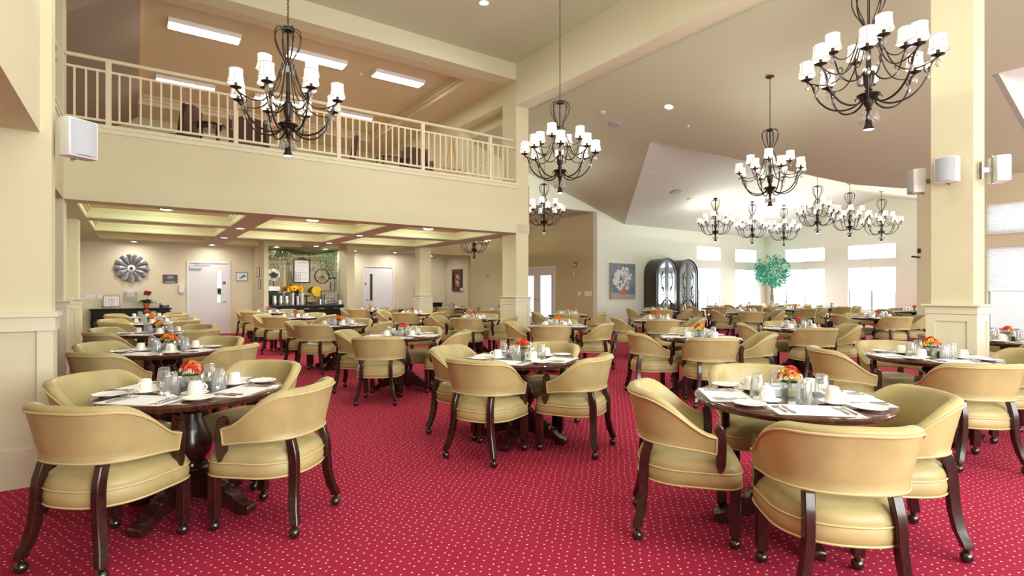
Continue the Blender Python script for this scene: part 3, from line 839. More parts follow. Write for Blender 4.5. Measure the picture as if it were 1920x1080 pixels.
def make_shaker(name, fill):
    root = thing(name, 'x', 'shaker')
    obj('jar', MB().lathe([(.0, 0), (.023, 0), (.024, .004), (.019, .045), (.016, .075)], 12), M['glass'], root)
    obj('contents', MB().lathe([(.0, .003), (.021, .004), (.017, .045), (0, .045)], 10), fill, root)
    obj('lid', MB().lathe([(.017, .073), (.0175, .086), (.014, .099), (.006, .105), (0, .106)], 12), M['steel'], root)
    return root
salt0 = make_shaker('salt_shaker', M['salt']); pep0 = make_shaker('pepper_shaker', M['pepper'])
def make_caddy():
    root = thing('sugar_caddy', 'x', 'caddy')
    b = MB(); t = .003; w = .034; h = .05
    for (x0, x1, y0, y1) in ((-w, w, -w, -w+t), (-w, w, w-t, w), (-w, -w+t, -w, w), (w-t, w, -w, w)): b.box(x0, x1, y0, y1, 0, h)
    b.box(-w, w, -w, w, 0, t)
    obj('tray', b, M['glass'], root, smooth=0)
    for k in range(7):
        y = -.024+.008*k
        link('packet', MB().box(-.026, .026, y, y+.003, .004, .062+.004*(k % 2)).mesh('packet', M['packetb'] if k == 5 else M['packet'], smooth=0), root)
    return root
caddy0 = make_caddy()
def bloom_mesh(m, r=.026, petals=14, dome=.35):
    b = MB()
    for ring, (rr, z, tilt) in enumerate(((r, .0, .25), (r*.72, .006, .6))):
        for k in range(petals):
            a = 2*PI*(k+.5*ring)/petals; c, s = math.cos(a), math.sin(a)
            w = r*.24
            p0 = (c*r*.15, s*r*.15, z); p1 = (c*rr*.65-s*w, s*rr*.65+c*w, z+tilt*rr*.45); p2 = (c*rr, s*rr, z+tilt*rr*.55); p3 = (c*rr*.65+s*w, s*rr*.65-c*w, z+tilt*rr*.45)
            b.add([p0, p1, p2, p3], [(0, 1, 2, 3)], 0)
    b.ball((0, 0, .008), r*.26, 8, 5, 1, sc=(1, 1, .5))
    return b.mesh('bloom', [m, M['seed']], smooth=0)
BM = {k: bloom_mesh(M[k], r, p) for k, r, p in (('red', .030, 14), ('orange', .031, 14), ('yellow', .028, 12), ('pinkp', .024, 10), ('creamp', .014, 8))}
def make_bouquet(seed, cols, n=11, spread=.062, base=.115):
    rnd = random.Random(seed)
    root = thing('flower_vase', 'x', 'flowers')
    v = MB(); w = .030; t = .003; h = .085
    for (x0, x1, y0, y1) in ((-w, w, -w, -w+t), (-w, w, w-t, w), (-w, -w+t, -w, w), (w-t, w, -w, w)): v.box(x0, x1, y0, y1, 0, h)
    v.box(-w, w, -w, w, 0, .006)
    obj('vase', v, M['glass'], root, smooth=0)
    st = MB(); lf = MB(); blooms = []
    for k in range(n):
        a = k*2.4+seed; rr = spread*math.sqrt((k+.4)/n); z = base+.055*(1-(rr/spread)**2)+rnd.uniform(-.006, .006)
        x, y = rr*math.cos(a), rr*math.sin(a)
        st.tube([(x*.15, y*.15, .01), (x*.25, y*.25, .08), (x*.85, y*.85, z-.004)], .0018, 5)
        blooms.append((x, y, z, a, rr))
    st.box(-.020, .020, -.020, .020, .008, .05)
    for k in range(9):
        a = k*.7+.3; lf.add([(0, 0, .085), (.03*math.cos(a-.3), .03*math.sin(a-.3), .097), (.062*math.cos(a), .062*math.sin(a), .088), (.03*math.cos(a+.3), .03*math.sin(a+.3), .093)], [(0, 1, 2, 3)])
    obj('stems', st, M['stemwater'], root); obj('leaves', lf, M['leaf'], root, smooth=0)
    for k, (x, y, z, a, rr) in enumerate(blooms):
        tilt = rr/spread*1.15
        b = link('bloom', BM[cols[k % len(cols)]], root, (x, y, z))
        b.rotation_euler = Matrix.Rotation(a, 3, 'Z').to_euler() if tilt < .01 else (Matrix.Rotation(a, 3, 'Z') @ Matrix.Rotation(tilt, 3, 'Y')).to_euler()
    # small filler sprigs
    for k in range(7 if 'creamp' in cols else 0):
        a = k*.9; b = link('bloom', BM['creamp'], root, (spread*math.cos(a), spread*math.sin(a), base+.012)); b.rotation_euler = (Matrix.Rotation(a, 3, 'Z') @ Matrix.Rotation(1.0, 3, 'Y')).to_euler()
    return root
B0 = {'mixed': make_bouquet(1, ['orange', 'red', 'orange', 'yellow', 'red', 'creamp'], 12),
      'orange': make_bouquet(2, ['orange', 'red', 'orange', 'orange', 'yellow'], 11, .066),
      'sun': make_bouquet(3, ['red', 'yellow', 'red', 'orange', 'red'], 11),
      'red': make_bouquet(4, ['red', 'orange', 'red', 'red', 'pinkp'], 10, .055),
      'pink': make_bouquet(5, ['pinkp', 'orange', 'pinkp', 'red', 'creamp'], 11, .06)}
BDESC = {'mixed': 'vase of mixed orange, red and cream flowers', 'orange': 'vase of bright orange and red gerberas', 'sun': 'vase of red blooms around a yellow flower', 'red': 'vase of deep red flowers', 'pink': 'vase of salmon pink and orange flowers'}

# ------------------------------------------------------------ place the tables
# x, y, name of the table, bouquet, table turn, four chairs [dx, dy, facing] (None: the usual diagonal place), detail 0..2
D = lambda *a: a
TABLES = [
 (.30, 3.97, 'nearest table of the left wall row', 'mixed', 0, [(-.39, -.40, 45), (.40, -.45, 135), (.40, .42, 222), (-.40, .42, -43)], 2),
 (.30, 6.71, 'second table of the left wall row', 'orange', 0, [(-.45, -.42, 40), (.44, -.44, 137), (.42, .42, 228), (-.46, .38, -38)], 2),
 (.30, 9.48, 'third table of the left wall row', 'orange', 0, [None]*4, 1),
 (.28, 12.4, 'fourth table of the left wall row', 'orange', 0, [None]*4, 0),
 (.25, 15.2, 'farthest table of the left wall row', 'red', 0, [None]*4, 0),
 (3.16, 1.64, 'nearest table of the second row', 'mixed', 0, [(-.54, -.46, 46), (.27, -.38, 136), (.44, .44, 227), (-.51, .34, -48)], 2),
 (2.96, 4.03, 'second table of the second row', 'sun', -14, [(-.50, -.19, 25), (.22, -.47, 116), (.48, .26, 205), (-.30, .52, -62)], 2),
 (3.05, 6.96, 'third table of the second row', 'red', 8, [(-.53, -.52, 58), (.50, -.36, 140), (.44, .40, 230), (-.48, .35, -35)], 2),
 (3.03, 9.75, 'fourth table of the second row', 'orange', 0, [(-.50, -.38, 52), (.5, -.4, 140), (.42, .42, 225), (-.48, .4, -40)], 1),
 (3.05, 13.0, 'fifth table of the second row', 'red', 0, [None]*4, 0),
 (3.05, 16.1, 'farthest table of the second row', 'red', 0, [None]*4, 0),
 (6.20, 1.87, 'nearest table of the third row', 'orange', 0, [(-.70, -.44, 48), (.48, -.42, 135), (.40, .44, 225), (-.55, .50, -45)], 2),
 (6.20, 4.43, 'second table of the third row', 'orange', 0, [(-.45, -.46, 50), (.5, -.42, 132), (.42, .44, 225), (-.52, .36, -30)], 1),
 (6.10, 7.25, 'third table of the third row', 'orange', -10, [(-.46, -.38, 52), (.44, -.46, 122), (.42, .44, 220), (-.45, .42, -48)], 1),
 (6.10, 10.1, 'fourth table of the third row', 'red', 0, [None]*4, 1),
 (6.05, 13.2, 'fifth table of the third row', 'red', 0, [None]*4, 0),
 (6.05, 16.3, 'farthest table of the third row', 'pink', 0, [None]*4, 0),
 (9.00, 1.92, 'nearest table of the fourth row', 'pink', 0, [(-.5, -.45, 40), None, None, None], 1),
 (8.95, 4.50, 'second table of the fourth row', 'red', 0, [(-.46, -.44, 50), None, None, None], 1),
 (8.90, 7.35, 'third table of the fourth row', 'orange', 0, [None]*4, 1),
 (9.05, 10.35, 'fourth table of the fourth row', 'pink', 0, [None]*4, 0),
 (8.95, 13.4, 'fifth table of the fourth row', 'pink', 0, [None]*4, 0),
 (9.05, 16.4, 'farthest table of the fourth row', 'red', 0, [None]*4, 0),
 (13.0, 10.7, 'table before the arched cabinets', 'red', 0, [None]*4, 0),
 (13.9, 8.40, 'table at the mouth of the window alcove', 'red', 0, [None]*4, 0),
 (13.9, 5.20, 'table beside the beige wall corner', 'red', 0, [None]*4, 0),
 (16.8, 11.3, 'alcove table by the right arched cabinet', 'pink', 0, [None]*4, 0),
 (17.3, 8.80, 'alcove table in the middle', 'orange', 0, [None]*4, 0),
 (19.2, 11.5, 'alcove table under the first pale window', 'red', 0, [None]*4, 0),
 (20.2, 9.00, 'alcove table before the left far window', 'pink', 0, [None]*4, 0),
 (21.9, 11.5, 'alcove table by the leafy tree', 'red', 0, [None]*4, 0),
 (18.9, 6.10, 'alcove table behind the beige wall corner', 'orange', 0, [None]*4, 0),
]
NAMES = ['near', 'right', 'far', 'left']
rnd = random.Random(5)
used = set()
def put(proto, key, loc, rz, label, group):
    if key in used: o = copy_tree(proto)
    else: o = proto; used.add(key)
    o.location = loc; o.rotation_euler = (0, 0, rz)
    o['label'] = label; o['group'] = group
    return o
# a plain little mat for the far tables keeps the same prototypes
for ti, (tx, ty, tn, bq, turn, chairs, det) in enumerate(TABLES):
    put(table0, 'table', (tx, ty, 0), R(turn), 'round dark pedestal table, ' + tn, 'round pedestal dining tables')
    for k in range(4):
        base = 225 + 90*k
        c = chairs[k]
        if c is None:
            a = base + rnd.uniform(-7, 7); dd = rnd.uniform(.60, .66)
            c = (dd*math.cos(R(a)), dd*math.sin(R(a)), a+180+rnd.uniform(-7, 7))
        put(chair0, 'chair', (tx+c[0], ty+c[1], 0), R(c[2]-90), 'tan leather tub chair, %s side, %s' % (NAMES[k], tn), 'tan tub chairs on casters')
        # place setting
        th = R(base + turn); o_ = Vector((math.cos(th), math.sin(th))); l_ = Vector((-math.sin(th), math.cos(th)))
        rz = th + PI/2                       # local +y points to the table centre
        def at(r, l, z=.760): p = Vector((tx, ty)) + o_*r + l_*l; return (p.x, p.y, z)
        place = '%s place, %s' % (NAMES[k], tn)
        j = lambda s=.006: rnd.uniform(-s, s)
        put(mat0, 'mat', at(.358, 0), rz+j(.05), 'white paper place mat, ' + place, 'paper place mats')
        if det >= 1:
            zc = .7618
            for q, (pr, key, nm, lx) in enumerate(((fork0, 'fork', 'outer dinner fork', -.17), (fork0, 'fork', 'inner dinner fork', -.135), (knife0, 'knife', 'dinner knife', .125), (spoon0, 'spoon', 'teaspoon', .162))):
                if det == 1 and q == 1: continue
                lab = 'steel %s on paper, %s' % (nm, place)
                # diner's right is -l when seen facing the centre
                put(pr, key, at(.362+j(.008), -lx, zc), rz+j(.12), lab, 'cutlery on the place mats')
        put(plate0, 'plate', (tx+.418*math.cos(th+PI/4), ty+.418*math.sin(th+PI/4), .760), 0, 'small white bread plate, ' + place, 'bread plates')
        sx, sy = tx+.243*math.cos(th-PI/4), ty+.243*math.sin(th-PI/4)
        put(saucer0, 'saucer', (sx, sy, .760), 0, 'white saucer under a cup, ' + place, 'saucers')
        put(cup0, 'cup', (sx, sy, .7670), rnd.uniform(0, 6.28), 'cream cup upside down, ' + place, 'coffee cups')
        ga = th + R(6)
        put(glass0, 'glass', (tx+.183*math.cos(ga), ty+.183*math.sin(ga), .7618 if False else .760), 0, 'clear tumbler upside down, ' + place, 'water glasses')
    put(B0[bq], 'b'+bq, (tx, ty, .760), rnd.uniform(0, 6), BDESC[bq] + ', ' + tn, 'flower vases on the tables')
    ph = R(turn-35)
    for key, pr, nm, a, rr in (('salt', salt0, 'glass salt shaker with steel lid', -.45, .098), ('pep', pep0, 'glass pepper shaker with steel lid', .25, .098), ('caddy', caddy0, 'clear caddy of sugar packets', 3.0, .088)):
        put(pr, key, (tx+rr*math.cos(ph+a), ty+rr*math.sin(ph+a), .760), ph+a, nm + ', ' + tn, 'condiments')
# ------------------------------------------------------------ chandeliers
def smooth_path(pts, n=4):
    out = []
    P = [Vector(p) for p in pts]
    for i in range(len(P)-1):
        p0, p1, p2, p3 = P[max(i-1, 0)], P[i], P[i+1], P[min(i+2, len(P)-1)]
        for k in range(n):
            t = k/n
            out.append(.5*((2*p1)+(p2-p0)*t+(2*p0-5*p1+4*p2-p3)*t*t+(3*p1-p0-3*p2+p3)*t**3))
    out.append(P[-1]); return out
def chain_mesh(L):
    b = MB(); s = .034; n = max(2, int(L/s))
    for k in range(n):
        z = (k+.5)*L/n; pts = []
        for i in range(8):
            a = 2*PI*i/8; u, w = .011*math.cos(a), .024*math.sin(a)
            pts.append((u, 0, z+w) if k % 2 else (0, u, z+w))
        b.tube(pts, .0032, 4, closed=True)
    return b.mesh('chain', M['iron'])
IR = M['iron']
def rad(pts): return smooth_path([(r, 0, z) for r, z in pts])
armA = MB()
armA.tube(rad([(.05, .34), (.10, .27), (.20, .235), (.33, .265), (.43, .36), (.475, .46), (.50, .545), (.535, .59), (.55, .60)]), .0098, 6)
armA.tube(rad([(.55, .60), (.49, .565), (.39, .535), (.28, .555), (.19, .65), (.13, .80), (.085, .95), (.06, 1.03)]), .0065, 6)
armA.tube(rad([(.475, .46), (.445, .50), (.445, .535), (.47, .54), (.48, .52), (.47, .505)]), .005, 5)
armA.tube(rad([(.10, .27), (.07, .30), (.085, .335), (.115, .325), (.11, .305)]), .005, 5)
armA_m = armA.mesh('arm', IR)
armB = MB()
armB.tube(rad([(.035, .60), (.10, .52), (.19, .51), (.265, .58), (.30, .69), (.325, .77), (.33, .79)]), .0075, 6)
armB.tube(rad([(.33, .79), (.27, .74), (.19, .75), (.12, .84), (.07, 1.0)]), .0055, 6)
armB.tube(rad([(.265, .58), (.235, .62), (.25, .65), (.275, .64)]), .005, 5)
armB_m = armB.mesh('arm', IR)
bob_m = MB().lathe([(.0, -.012), (.012, -.01), (.02, -.002), (.056, .010), (.058, .015), (.022, .010), (.015, .012), (.015, .060), (0, .060)], 14, cap=False).mesh('candle_cup', IR)
sh = MB()
prof = [(.085, 0), (.079, .02), (.071, .055), (.067, .09), (.066, .12), (.069, .150)]
sh.lathe(prof, 18, cap=False)
for k in range(6):
    a = 2*PI*k/6; sh.tube([(r*1.012*math.cos(a), r*1.012*math.sin(a), z) for r, z in prof], .0026, 4, mi=1)
for r, z in ((.0855, .001), (.0695, .149)): sh.tube([(r*math.cos(2*PI*i/18), r*math.sin(2*PI*i/18), z) for i in range(18)], .0034, 4, mi=1, closed=True)
shade_m = sh.mesh('lamp_shade', [M['shade'], M['shadetrim']])
drop_m = MB().lathe([(.0, -.098), (.015, -.090), (.025, -.068), (.022, -.048), (.010, -.020), (.0, -.010)], 7, cap=False).lathe([(0, -.012), (.006, -.006), (.006, .004), (0, .010)], 6, cap=False).mesh('crystal_drop', M['crystal'], smooth=0)
body = MB().lathe([(.0, .105), (.020, .11), (.035, .13), (.022, .15), (.016, .19), (.030, .205), (.022, .225), (.045, .26), (.050, .30), (.075, .325), (.105, .345), (.108, .352), (.09, .362), (.04, .370), (.028, .39), (.038, .40), (.022, .415), (.030, .43), (.045, .47), (.052, .55), (.056, .575), (.040, .59), (.022, .60), (.024, .64), (.022, .80), (.018, 1.02), (.030, 1.03), (.030, 1.045), (.012, 1.055), (.012, 1.40), (0, 1.40)], 18, cap=False)
body_m = body.mesh('stem', IR)
cup_m = MB().lathe([(.050, .0), (.052, .004), (.046, .02), (.034, .055), (.028, .085), (.033, .095), (.020, .108), (0, .11)], 18, cap=False).mesh('downlight_cup', IR)
glow_m = MB().lathe([(0, .006), (.047, .006)], 16, cap=False).mesh('downlight_glow', M['bulb'], smooth=0)
cg = MB()
for k in range(8):
    a = 2*PI*k/8
    cg.tube([(p.x*math.cos(a), p.x*math.sin(a), p.z) for p in rad([(.050, 1.41), (.090, 1.425), (.130, 1.395), (.145, 1.34), (.138, 1.27), (.112, 1.19), (.072, 1.12), (.045, 1.06), (.030, 1.02)])], .0062, 5)
cg.tube([(.055*math.cos(2*PI*i/16), .055*math.sin(2*PI*i/16), 1.41) for i in range(16)], .007, 6, closed=True)
cg.lathe([(.0, 1.452), (.02, 1.45), (.05, 1.436), (.075, 1.415), (.078, 1.405), (.06, 1.402)], 16, cap=False)
cage_m = cg.mesh('cage', IR)
canopy_m = MB().lathe([(.0, -.055), (.014, -.05), (.03, -.035), (.065, -.025), (.075, -.012), (.075, .0)], 20).mesh('canopy', M['darkwood'])
def chandelier(x, y, zb, ztop, label, ang):
    t = thing('chandelier', label, 'chandelier', (x, y, zb), ang, 'bronze chandeliers with white shades')
    link('stem', body_m, t); c = link('downlight_cup', cup_m, t); link('downlight_glow', glow_m, c); link('cage', cage_m, t)
    L = ztop - zb - 1.43 - .05
    if L > .03: link('chain', chain_mesh(L), t, (0, 0, 1.43))
    link('canopy', canopy_m, t, (0, 0, ztop-zb))
    def spoke(am, a, r, z):
        arm = link('arm', am, t, (0, 0, 0), (0, 0, a))
        link('candle_cup', bob_m, arm, (r, 0, z))
        link('lamp_shade', shade_m, arm, (r, 0, z+.050))
        link('crystal_drop', drop_m, arm, (r, 0, z-.005))
        return arm
    for k in range(8):
        a = 2*PI*k/8; arm = spoke(armA_m, a, .55, .61)
        link('crystal_drop', drop_m, arm, (.468, 0, .50))
        link('crystal_drop', drop_m, t, (.075*math.cos(a+.2), .075*math.sin(a+.2), .17))
    for k in range(4):
        a = PI/8 + 2*PI*k/4
        arm = spoke(armB_m, a, .33, .795); link('crystal_drop', drop_m, arm, (.245, 0, .62))
    for k in range(6):
        a = 2*PI*k/6; link('crystal_drop', drop_m, t, (.065*math.cos(a), .065*math.sin(a), 1.01))
    d = bpy.data.lights.new('chandelier_light', 'POINT'); d.energy = CH_W / 8 * (.5 if (x, y) == (6.07, 2.35) else 1); d.color = (1, .94, .82); d.shadow_soft_size = .0
    for k in range(8):                                      # a bulb at the mouth of every outer shade
        a = 2*PI*k/8 + ang; l = bpy.data.objects.new('chandelier_light', d); COL.objects.link(l)
        l.location = (x+.55*math.cos(a), y+.55*math.sin(a), zb+.825)
CH_W = 48
for args in [
 (1.41, 6.35, 2.89, 6.90, 'large bronze chandelier in front of the balcony railing', .2),
 (5.43, 6.40, 2.90, 6.90, 'bronze chandelier on a long chain beside the balcony column', .1),
 (6.07, 2.35, 3.01, 6.90, 'largest bronze chandelier, next to the column with the speakers', .35),
 (9.65, 5.37, 2.94, CEIL(9.65), 'bronze chandelier on a round canopy below the sloping ceiling', .05),
 (9.75, 12.2, 3.05, CEIL(9.75), 'bronze chandelier half hidden behind the balcony column', .3),
 (10.4, 17.2, 2.57, 4.15, 'low bronze chandelier in the niche beyond the coffered ceiling', .1),
 (16.3, 11.0, 3.06, GAB(11.0), 'leftmost alcove chandelier in the row of three near the pale wall', .0),
 (18.3, 10.85, 3.06, GAB(10.85), 'middle alcove chandelier in the row of three near the pale wall', .4),
 (20.2, 10.7, 3.06, GAB(10.7), 'farthest alcove chandelier in the row of three near the pale wall', .2),
 (16.85, 7.9, 3.10, GAB(7.9), 'nearest alcove chandelier in the row of three before the far windows', .5),
 (18.75, 7.8, 3.08, GAB(7.8), 'middle alcove chandelier in the row of three before the far windows', .1),
 (20.9, 7.7, 3.06, GAB(7.7), 'rightmost alcove chandelier in the row of three before the far windows', .3)]:
    chandelier(*args)

# ------------------------------------------------------------ ceiling fittings
dl_trim = MB().lathe([(.072, .0), (.10, -.004), (.102, .002), (.075, .012)], 20, cap=False).mesh('ring', M['white'])
dl_glow = MB().lathe([(0, .006), (.075, .006)], 18, cap=False).mesh('lens', M['downlens'], smooth=0)
def downlight(x, y, z, label, rot=(0, 0, 0), lens=None):
    t = thing('recessed_downlight', label, 'ceiling light', (x, y, z-.008), 0, 'recessed downlights')
    t.rotation_euler = rot
    link('ring', dl_trim, t); link('lens', lens or dl_glow, t)
SL = (0, math.atan(.3), 0)
hi_glow = MB().lathe([(0, .006), (.075, .006)], 18, cap=False).mesh('lens', M['highlens'], smooth=0)
downlight(5.48, 8.70, 6.90, 'recessed downlight in the high flat ceiling', lens=hi_glow)
for x, y, w in ((1.2, 2.2, 'over the nearest left table'), (1.4, 5.4, 'over the second left table'), (3.6, .8, 'over the nearest middle table'), (3.6, 4.6, 'over the second middle table'), (4.8, -.8, 'behind the biggest chandelier'), (5.3, 3.4, 'beside the big beam')):  # out-of-view downlights added to brighten the tables from above
    downlight(x, y, 6.90, 'added unseen downlight in the high flat ceiling ' + w, lens=hi_glow)
downlight(9.53, 7.58, CEIL(9.53), 'bright recessed downlight in the tan sloping ceiling', SL, hi_glow)
for x, y, w in ((10.2, .6, 'over the nearest right table'), (10.6, 3.2, 'over the speaker column tables')): downlight(x, y, CEIL(x), 'added downlight in the tan sloping ceiling ' + w, SL, hi_glow)  # extra downlights added for more top light on this side
rows = [(1.96, 13.4, 'light beam, nearest the room, left'), (1.96, 16.0, 'left beam, second from the room'), (1.96, 18.75, 'left beam, close to the white door'),
        (4.70, 13.4, 'right beam, nearest the room'), (4.70, 16.0, 'right beam, second from the room'), (4.7, 17.4, 'border just before the bar'),
        (0.0, 18.75, 'border above the wall clock'), (3.75, 18.45, 'recess over the left of the bar'), (5.3, 18.45, 'recess over the right of the bar'),
        (6.4, 18.75, 'border left of the second white door'), (7.9, 18.75, 'border right of the second white door'), (9.9, 19.8, 'low ceiling by the framed picture')]
for x, y, w in rows: downlight(x, y, 2.78, 'recessed downlight in the coffered ceiling, ' + w)
dome_m = MB().lathe([(0, -.07), (.08, -.062), (.13, -.04), (.155, -.01), (.16, 0)], 24, cap=False).mesh('diffuser', M['dome'])
for (x, y, w) in ((.5, 12.0, 'left front coffer'), (3.2, 12.1, 'middle front coffer'), (6.0, 12.1, 'right front coffer'), (.4, 14.7, 'left second coffer'), (3.2, 14.7, 'middle second coffer'), (6.0, 14.7, 'right second coffer')):
    t = thing('dome_light', 'round flush dome light in the ' + w, 'ceiling light', (x, y, 2.963), 0, 'coffer dome lights')
    link('diffuser', dome_m, t)
    obj('base_ring', MB().lathe([(.155, .0), (.165, .0), (.165, .012), (.155, .012)], 24), M['white'], t)
fx = MB().prism([(-.23, 0), (-.18, -.075), (.18, -.075), (.23, 0)], 1.30, 'x', -.65).mesh('housing', M['white'], smooth=0)
fl = MB().box(-.63, .63, -.165, .165, -.082, -.074).mesh('diffuser', M['tube'], smooth=0)
for (x, y, w) in ((1.20, 12.7, 'front left'), (3.45, 12.7, 'front middle'), (5.45, 12.7, 'front right'), (1.10, 16.2, 'rear left'), (3.35, 16.2, 'rear middle'), (5.40, 16.2, 'rear right')):
    t = thing('fluorescent_fixture', 'long fluorescent fixture in the loft ceiling, ' + w, 'ceiling light', (x, y, 6.761), 0, 'loft fluorescent fixtures')
    link('housing', fx, t); link('diffuser', fl, t)
sp_m = MB().lathe([(.0, -.052), (.014, -.052), (.016, -.048), (.006, -.044), (.006, -.03), (.014, -.022), (.03, -.006), (.032, 0)], 12).mesh('sprinkler_head', M['white'])
for x, y, z, w in ((2.5, 10.0, 6.9, 'high flat ceiling'), (2.2, 15.6, 6.76, 'loft ceiling left of centre'), (4.6, 13.0, 6.76, 'loft ceiling beside the header'), (.5, 17.2, 2.975, 'left rear coffer'), (3.0, 16.8, 2.975, 'middle rear coffer'), (6.4, 17.2, 2.975, 'right rear coffer'),
                   (10.34, 7.68, CEIL(10.34), 'tan sloping ceiling near the downlight'), (11.9, 4.6, CEIL(11.9), 'tan sloping ceiling near the speaker column'), (12.0, 10.2, GAB(10.2), 'pale gable ceiling')):
    o = link('sprinkler', sp_m, None, (x, y, z)); tag(o, 'small white sprinkler head in the ' + w, 'sprinkler', 'ceiling sprinklers')
def disc(name, r, m, loc, rot, label, cat):
    b = MB().lathe([(0, -.014), (r*.82, -.012), (r*.86, -.006), (r*.95, -.012), (r, -.002), (r, .004)], 28)
    o = obj(name, b, m); o.location = loc; o.rotation_euler = rot; return tag(o, label, cat)
disc('ceiling_speaker', .15, M['mesh'], (9.5, 9.15, CEIL(9.5)-.012), SL, 'round grey speaker grille in the tan sloping ceiling', 'speaker')
disc('smoke_detector', .07, M['white'], (8.95, 9.0, CEIL(8.95)-.02), SL, 'round white smoke detector beside the ceiling speaker', 'detector')
disc('ceiling_speaker', .17, M['mesh'], (14.2, 11.0, GAB(11.0)-.012), (math.atan(-.264), 0, 0), 'round grey speaker grille in the pale gable ceiling', 'speaker')
disc('smoke_detector', .07, M['white'], (15.3, 11.3, GAB(11.3)-.02), (math.atan(-.264), 0, 0), 'small round detector on the pale gable ceiling', 'detector')
v = MB().box(-.3, .3, -.12, .12, -.012, 0)
for k in range(7): v.box(-.27, .27, -.1+.031*k, -.088+.031*k, -.02, -.01)
o = obj('air_vent', v, M['white']); o.location = (19.0, 11.9, GAB(11.9)-.004); o.rotation_euler = (math.atan(-.264), 0, 0); tag(o, 'rectangular white air vent in the pale gable ceiling', 'vent')

# ------------------------------------------------------------ wall speakers
def speaker(loc, rz, label, mount):
    mount /= .84
    """cabinet faces local -y; the bracket reaches back to the wall at +y"""
    t = thing('wall_speaker', label, 'speaker', loc, rz, 'white wall speakers'); t.scale = (.84, .84, .86)
    h = .165; o_ = [(-.125, .09), (-.135, .02), (-.12, -.06), (.12, -.06), (.135, .02), (.125, .09)]
    obj('cabinet', MB().prism(o_, 2*h, 'z', -h), M['plastic'], t, bevel=.008)
    g = MB(); n = 8; front = []
    for i in range(n+1):
        u = -1+2*i/n; front.append((u*.108, -.062-.035*(1-u*u)))
    g.prism(front + [(.108, -.055), (-.108, -.055)], 2*h-.03, 'z', -h+.015)
    obj('grille', g, M['mesh'], t, smooth=60)
    b = MB().box(-.02, .02, .08, mount, -.03, .03); b.box(-.04, .04, mount-.012, mount, -.11, .11)
    b.box(-.012, .012, .085, .10, -h-.02, h+.02); b.box(-.012, .012, .03, .1, h-.002, h+.008); b.box(-.012, .012, .03, .1, -h-.008, -h+.002)
    obj('bracket', b, M['grey'], t, smooth=0)
speaker((-.335, 5.19, 2.53), R(36), 'white speaker on the near left wall', .155)
speaker((7.435, 2.10, 2.735), R(-90), 'white speaker facing out on the speaker column', .165)
speaker((7.80, 1.72, 2.72), R(35), 'white speaker on the window side of the speaker column', .18)
speaker((7.74, 2.49, 2.70), R(-145), 'white speaker on the far side of the speaker column', .19)

# ------------------------------------------------------------ things on the back wall
YB = 19.3
def clock():
    t = thing('wall_clock', 'large round galvanized wall clock with petal segments on the back wall', 'clock', (-.06, YB, 2.03)); t.scale = (.8, 1, .8)
    seg = MB(); n = 6; vs = []; a0 = R(15)-.012
    ring = [(.13, .0), (.30, -.03), (.44, -.035), (.505, -.02)]
    for r, yy in ring:
        for i in range(n+1):
            u = -1+2*i/n; a = u*a0; bulge = -.028*(1-u*u)*(r/.5)
            rr = r + (.022*(1-u*u) if r > .5 else 0)
            vs.append((rr*math.sin(a), yy+bulge-.01, rr*math.cos(a)))
    fs = [(k*(n+1)+i, k*(n+1)+i+1, (k+1)*(n+1)+i+1, (k+1)*(n+1)+i) for k in range(3) for i in range(n)]
    o = len(vs); 
    for r in (.13, .51):
        for u in (-1, 1): vs.append((r*math.sin(u*a0), 0, r*math.cos(u*a0)))
    fs += [(0, 3*(n+1), o+2, o), (n, 3*(n+1)+n, o+3, o+1)]
    sm = seg.add(vs, fs).mesh('segment', M['galv'], smooth=50)
    for k in range(12): link('segment', sm, t, (0, 0, 0), (0, 2*PI*k/12, 0))
    hub = MB(); hub.T = Matrix.Rotation(PI/2, 4, 'X')
    hub.lathe([(0, .05), (.05, .048), (.06, .035), (.115, .03), (.125, .015), (.125, 0)], 28)
    obj('hub', hub, M['chinaw'], t)
    c = MB(); c.T = Matrix.Rotation(PI/2, 4, 'X'); c.lathe([(0, .056), (.05, .054), (.055, .045), (.055, .03)], 20); obj('cap', c, M['black'], t)
    for k in range(1, 13):
        a = 2*PI*k/12
        nm = link('numeral', text_mesh(str(k), .175, M['black'], .003), t, (.375*math.sin(a), -.078, .375*math.cos(a)))
        nm.rotation_euler = (PI/2, a if k not in (4, 5, 6, 7, 8) else a+PI, 0)
clock()
def console(x0, x1, y1, dep, h, label):
    t = thing('console_table', label, 'console', ((x0+x1)/2, y1-dep/2, 0)); w = (x1-x0)/2; d = dep/2
    obj('top', MB().box(-w, w, -d, d, h-.04, h), M['blackwood'], t, bevel=.008)
    obj('apron', MB().box(-w+.04, w-.04, -d+.03, d-.02, h-.26, h-.04), M['blackwood'], t, bevel=.004)
    for k in range(3):
        ww = (2*w-.12)/3; xx = -w+.06+ww*(k+.5)
        dr = obj('drawer', MB().box(xx-ww/2+.015, xx+ww/2-.015, -d+.015, -d+.03, h-.235, h-.065), M['blackwood'], t, bevel=.004)
        kb = MB(); kb.ball((xx, -d-.002, h-.15), .018, 10, 6); obj('knob', kb, M['grey'], dr)
    for sx in (-1, 1):
        for sy in (-1, 1):
            x, y = sx*(w-.07), sy*(d-.06)
            obj('leg', MB().tube([(x, y, h-.26), (x, y, h-.32), (x+sx*.012, y, h-.40), (x, y, .30), (x, y, .12), (x, y, .06), (x, y, 0)], [.035, .035, .028, .024, .020, .03, .018], 10), M['blackwood'], t)
    obj('shelf', MB().box(-w+.05, w-.05, -d+.04, d-.03, .12, .15), M['blackwood'], t, bevel=.004)
    bk = MB(); k = 0; z = .16
    while z < h-.28: bk.box(-w+.09, w-.09, d-.06, d-.05, z, z+.035); z += .05
    obj('louvre_panel', bk, M['black'], t, smooth=0)
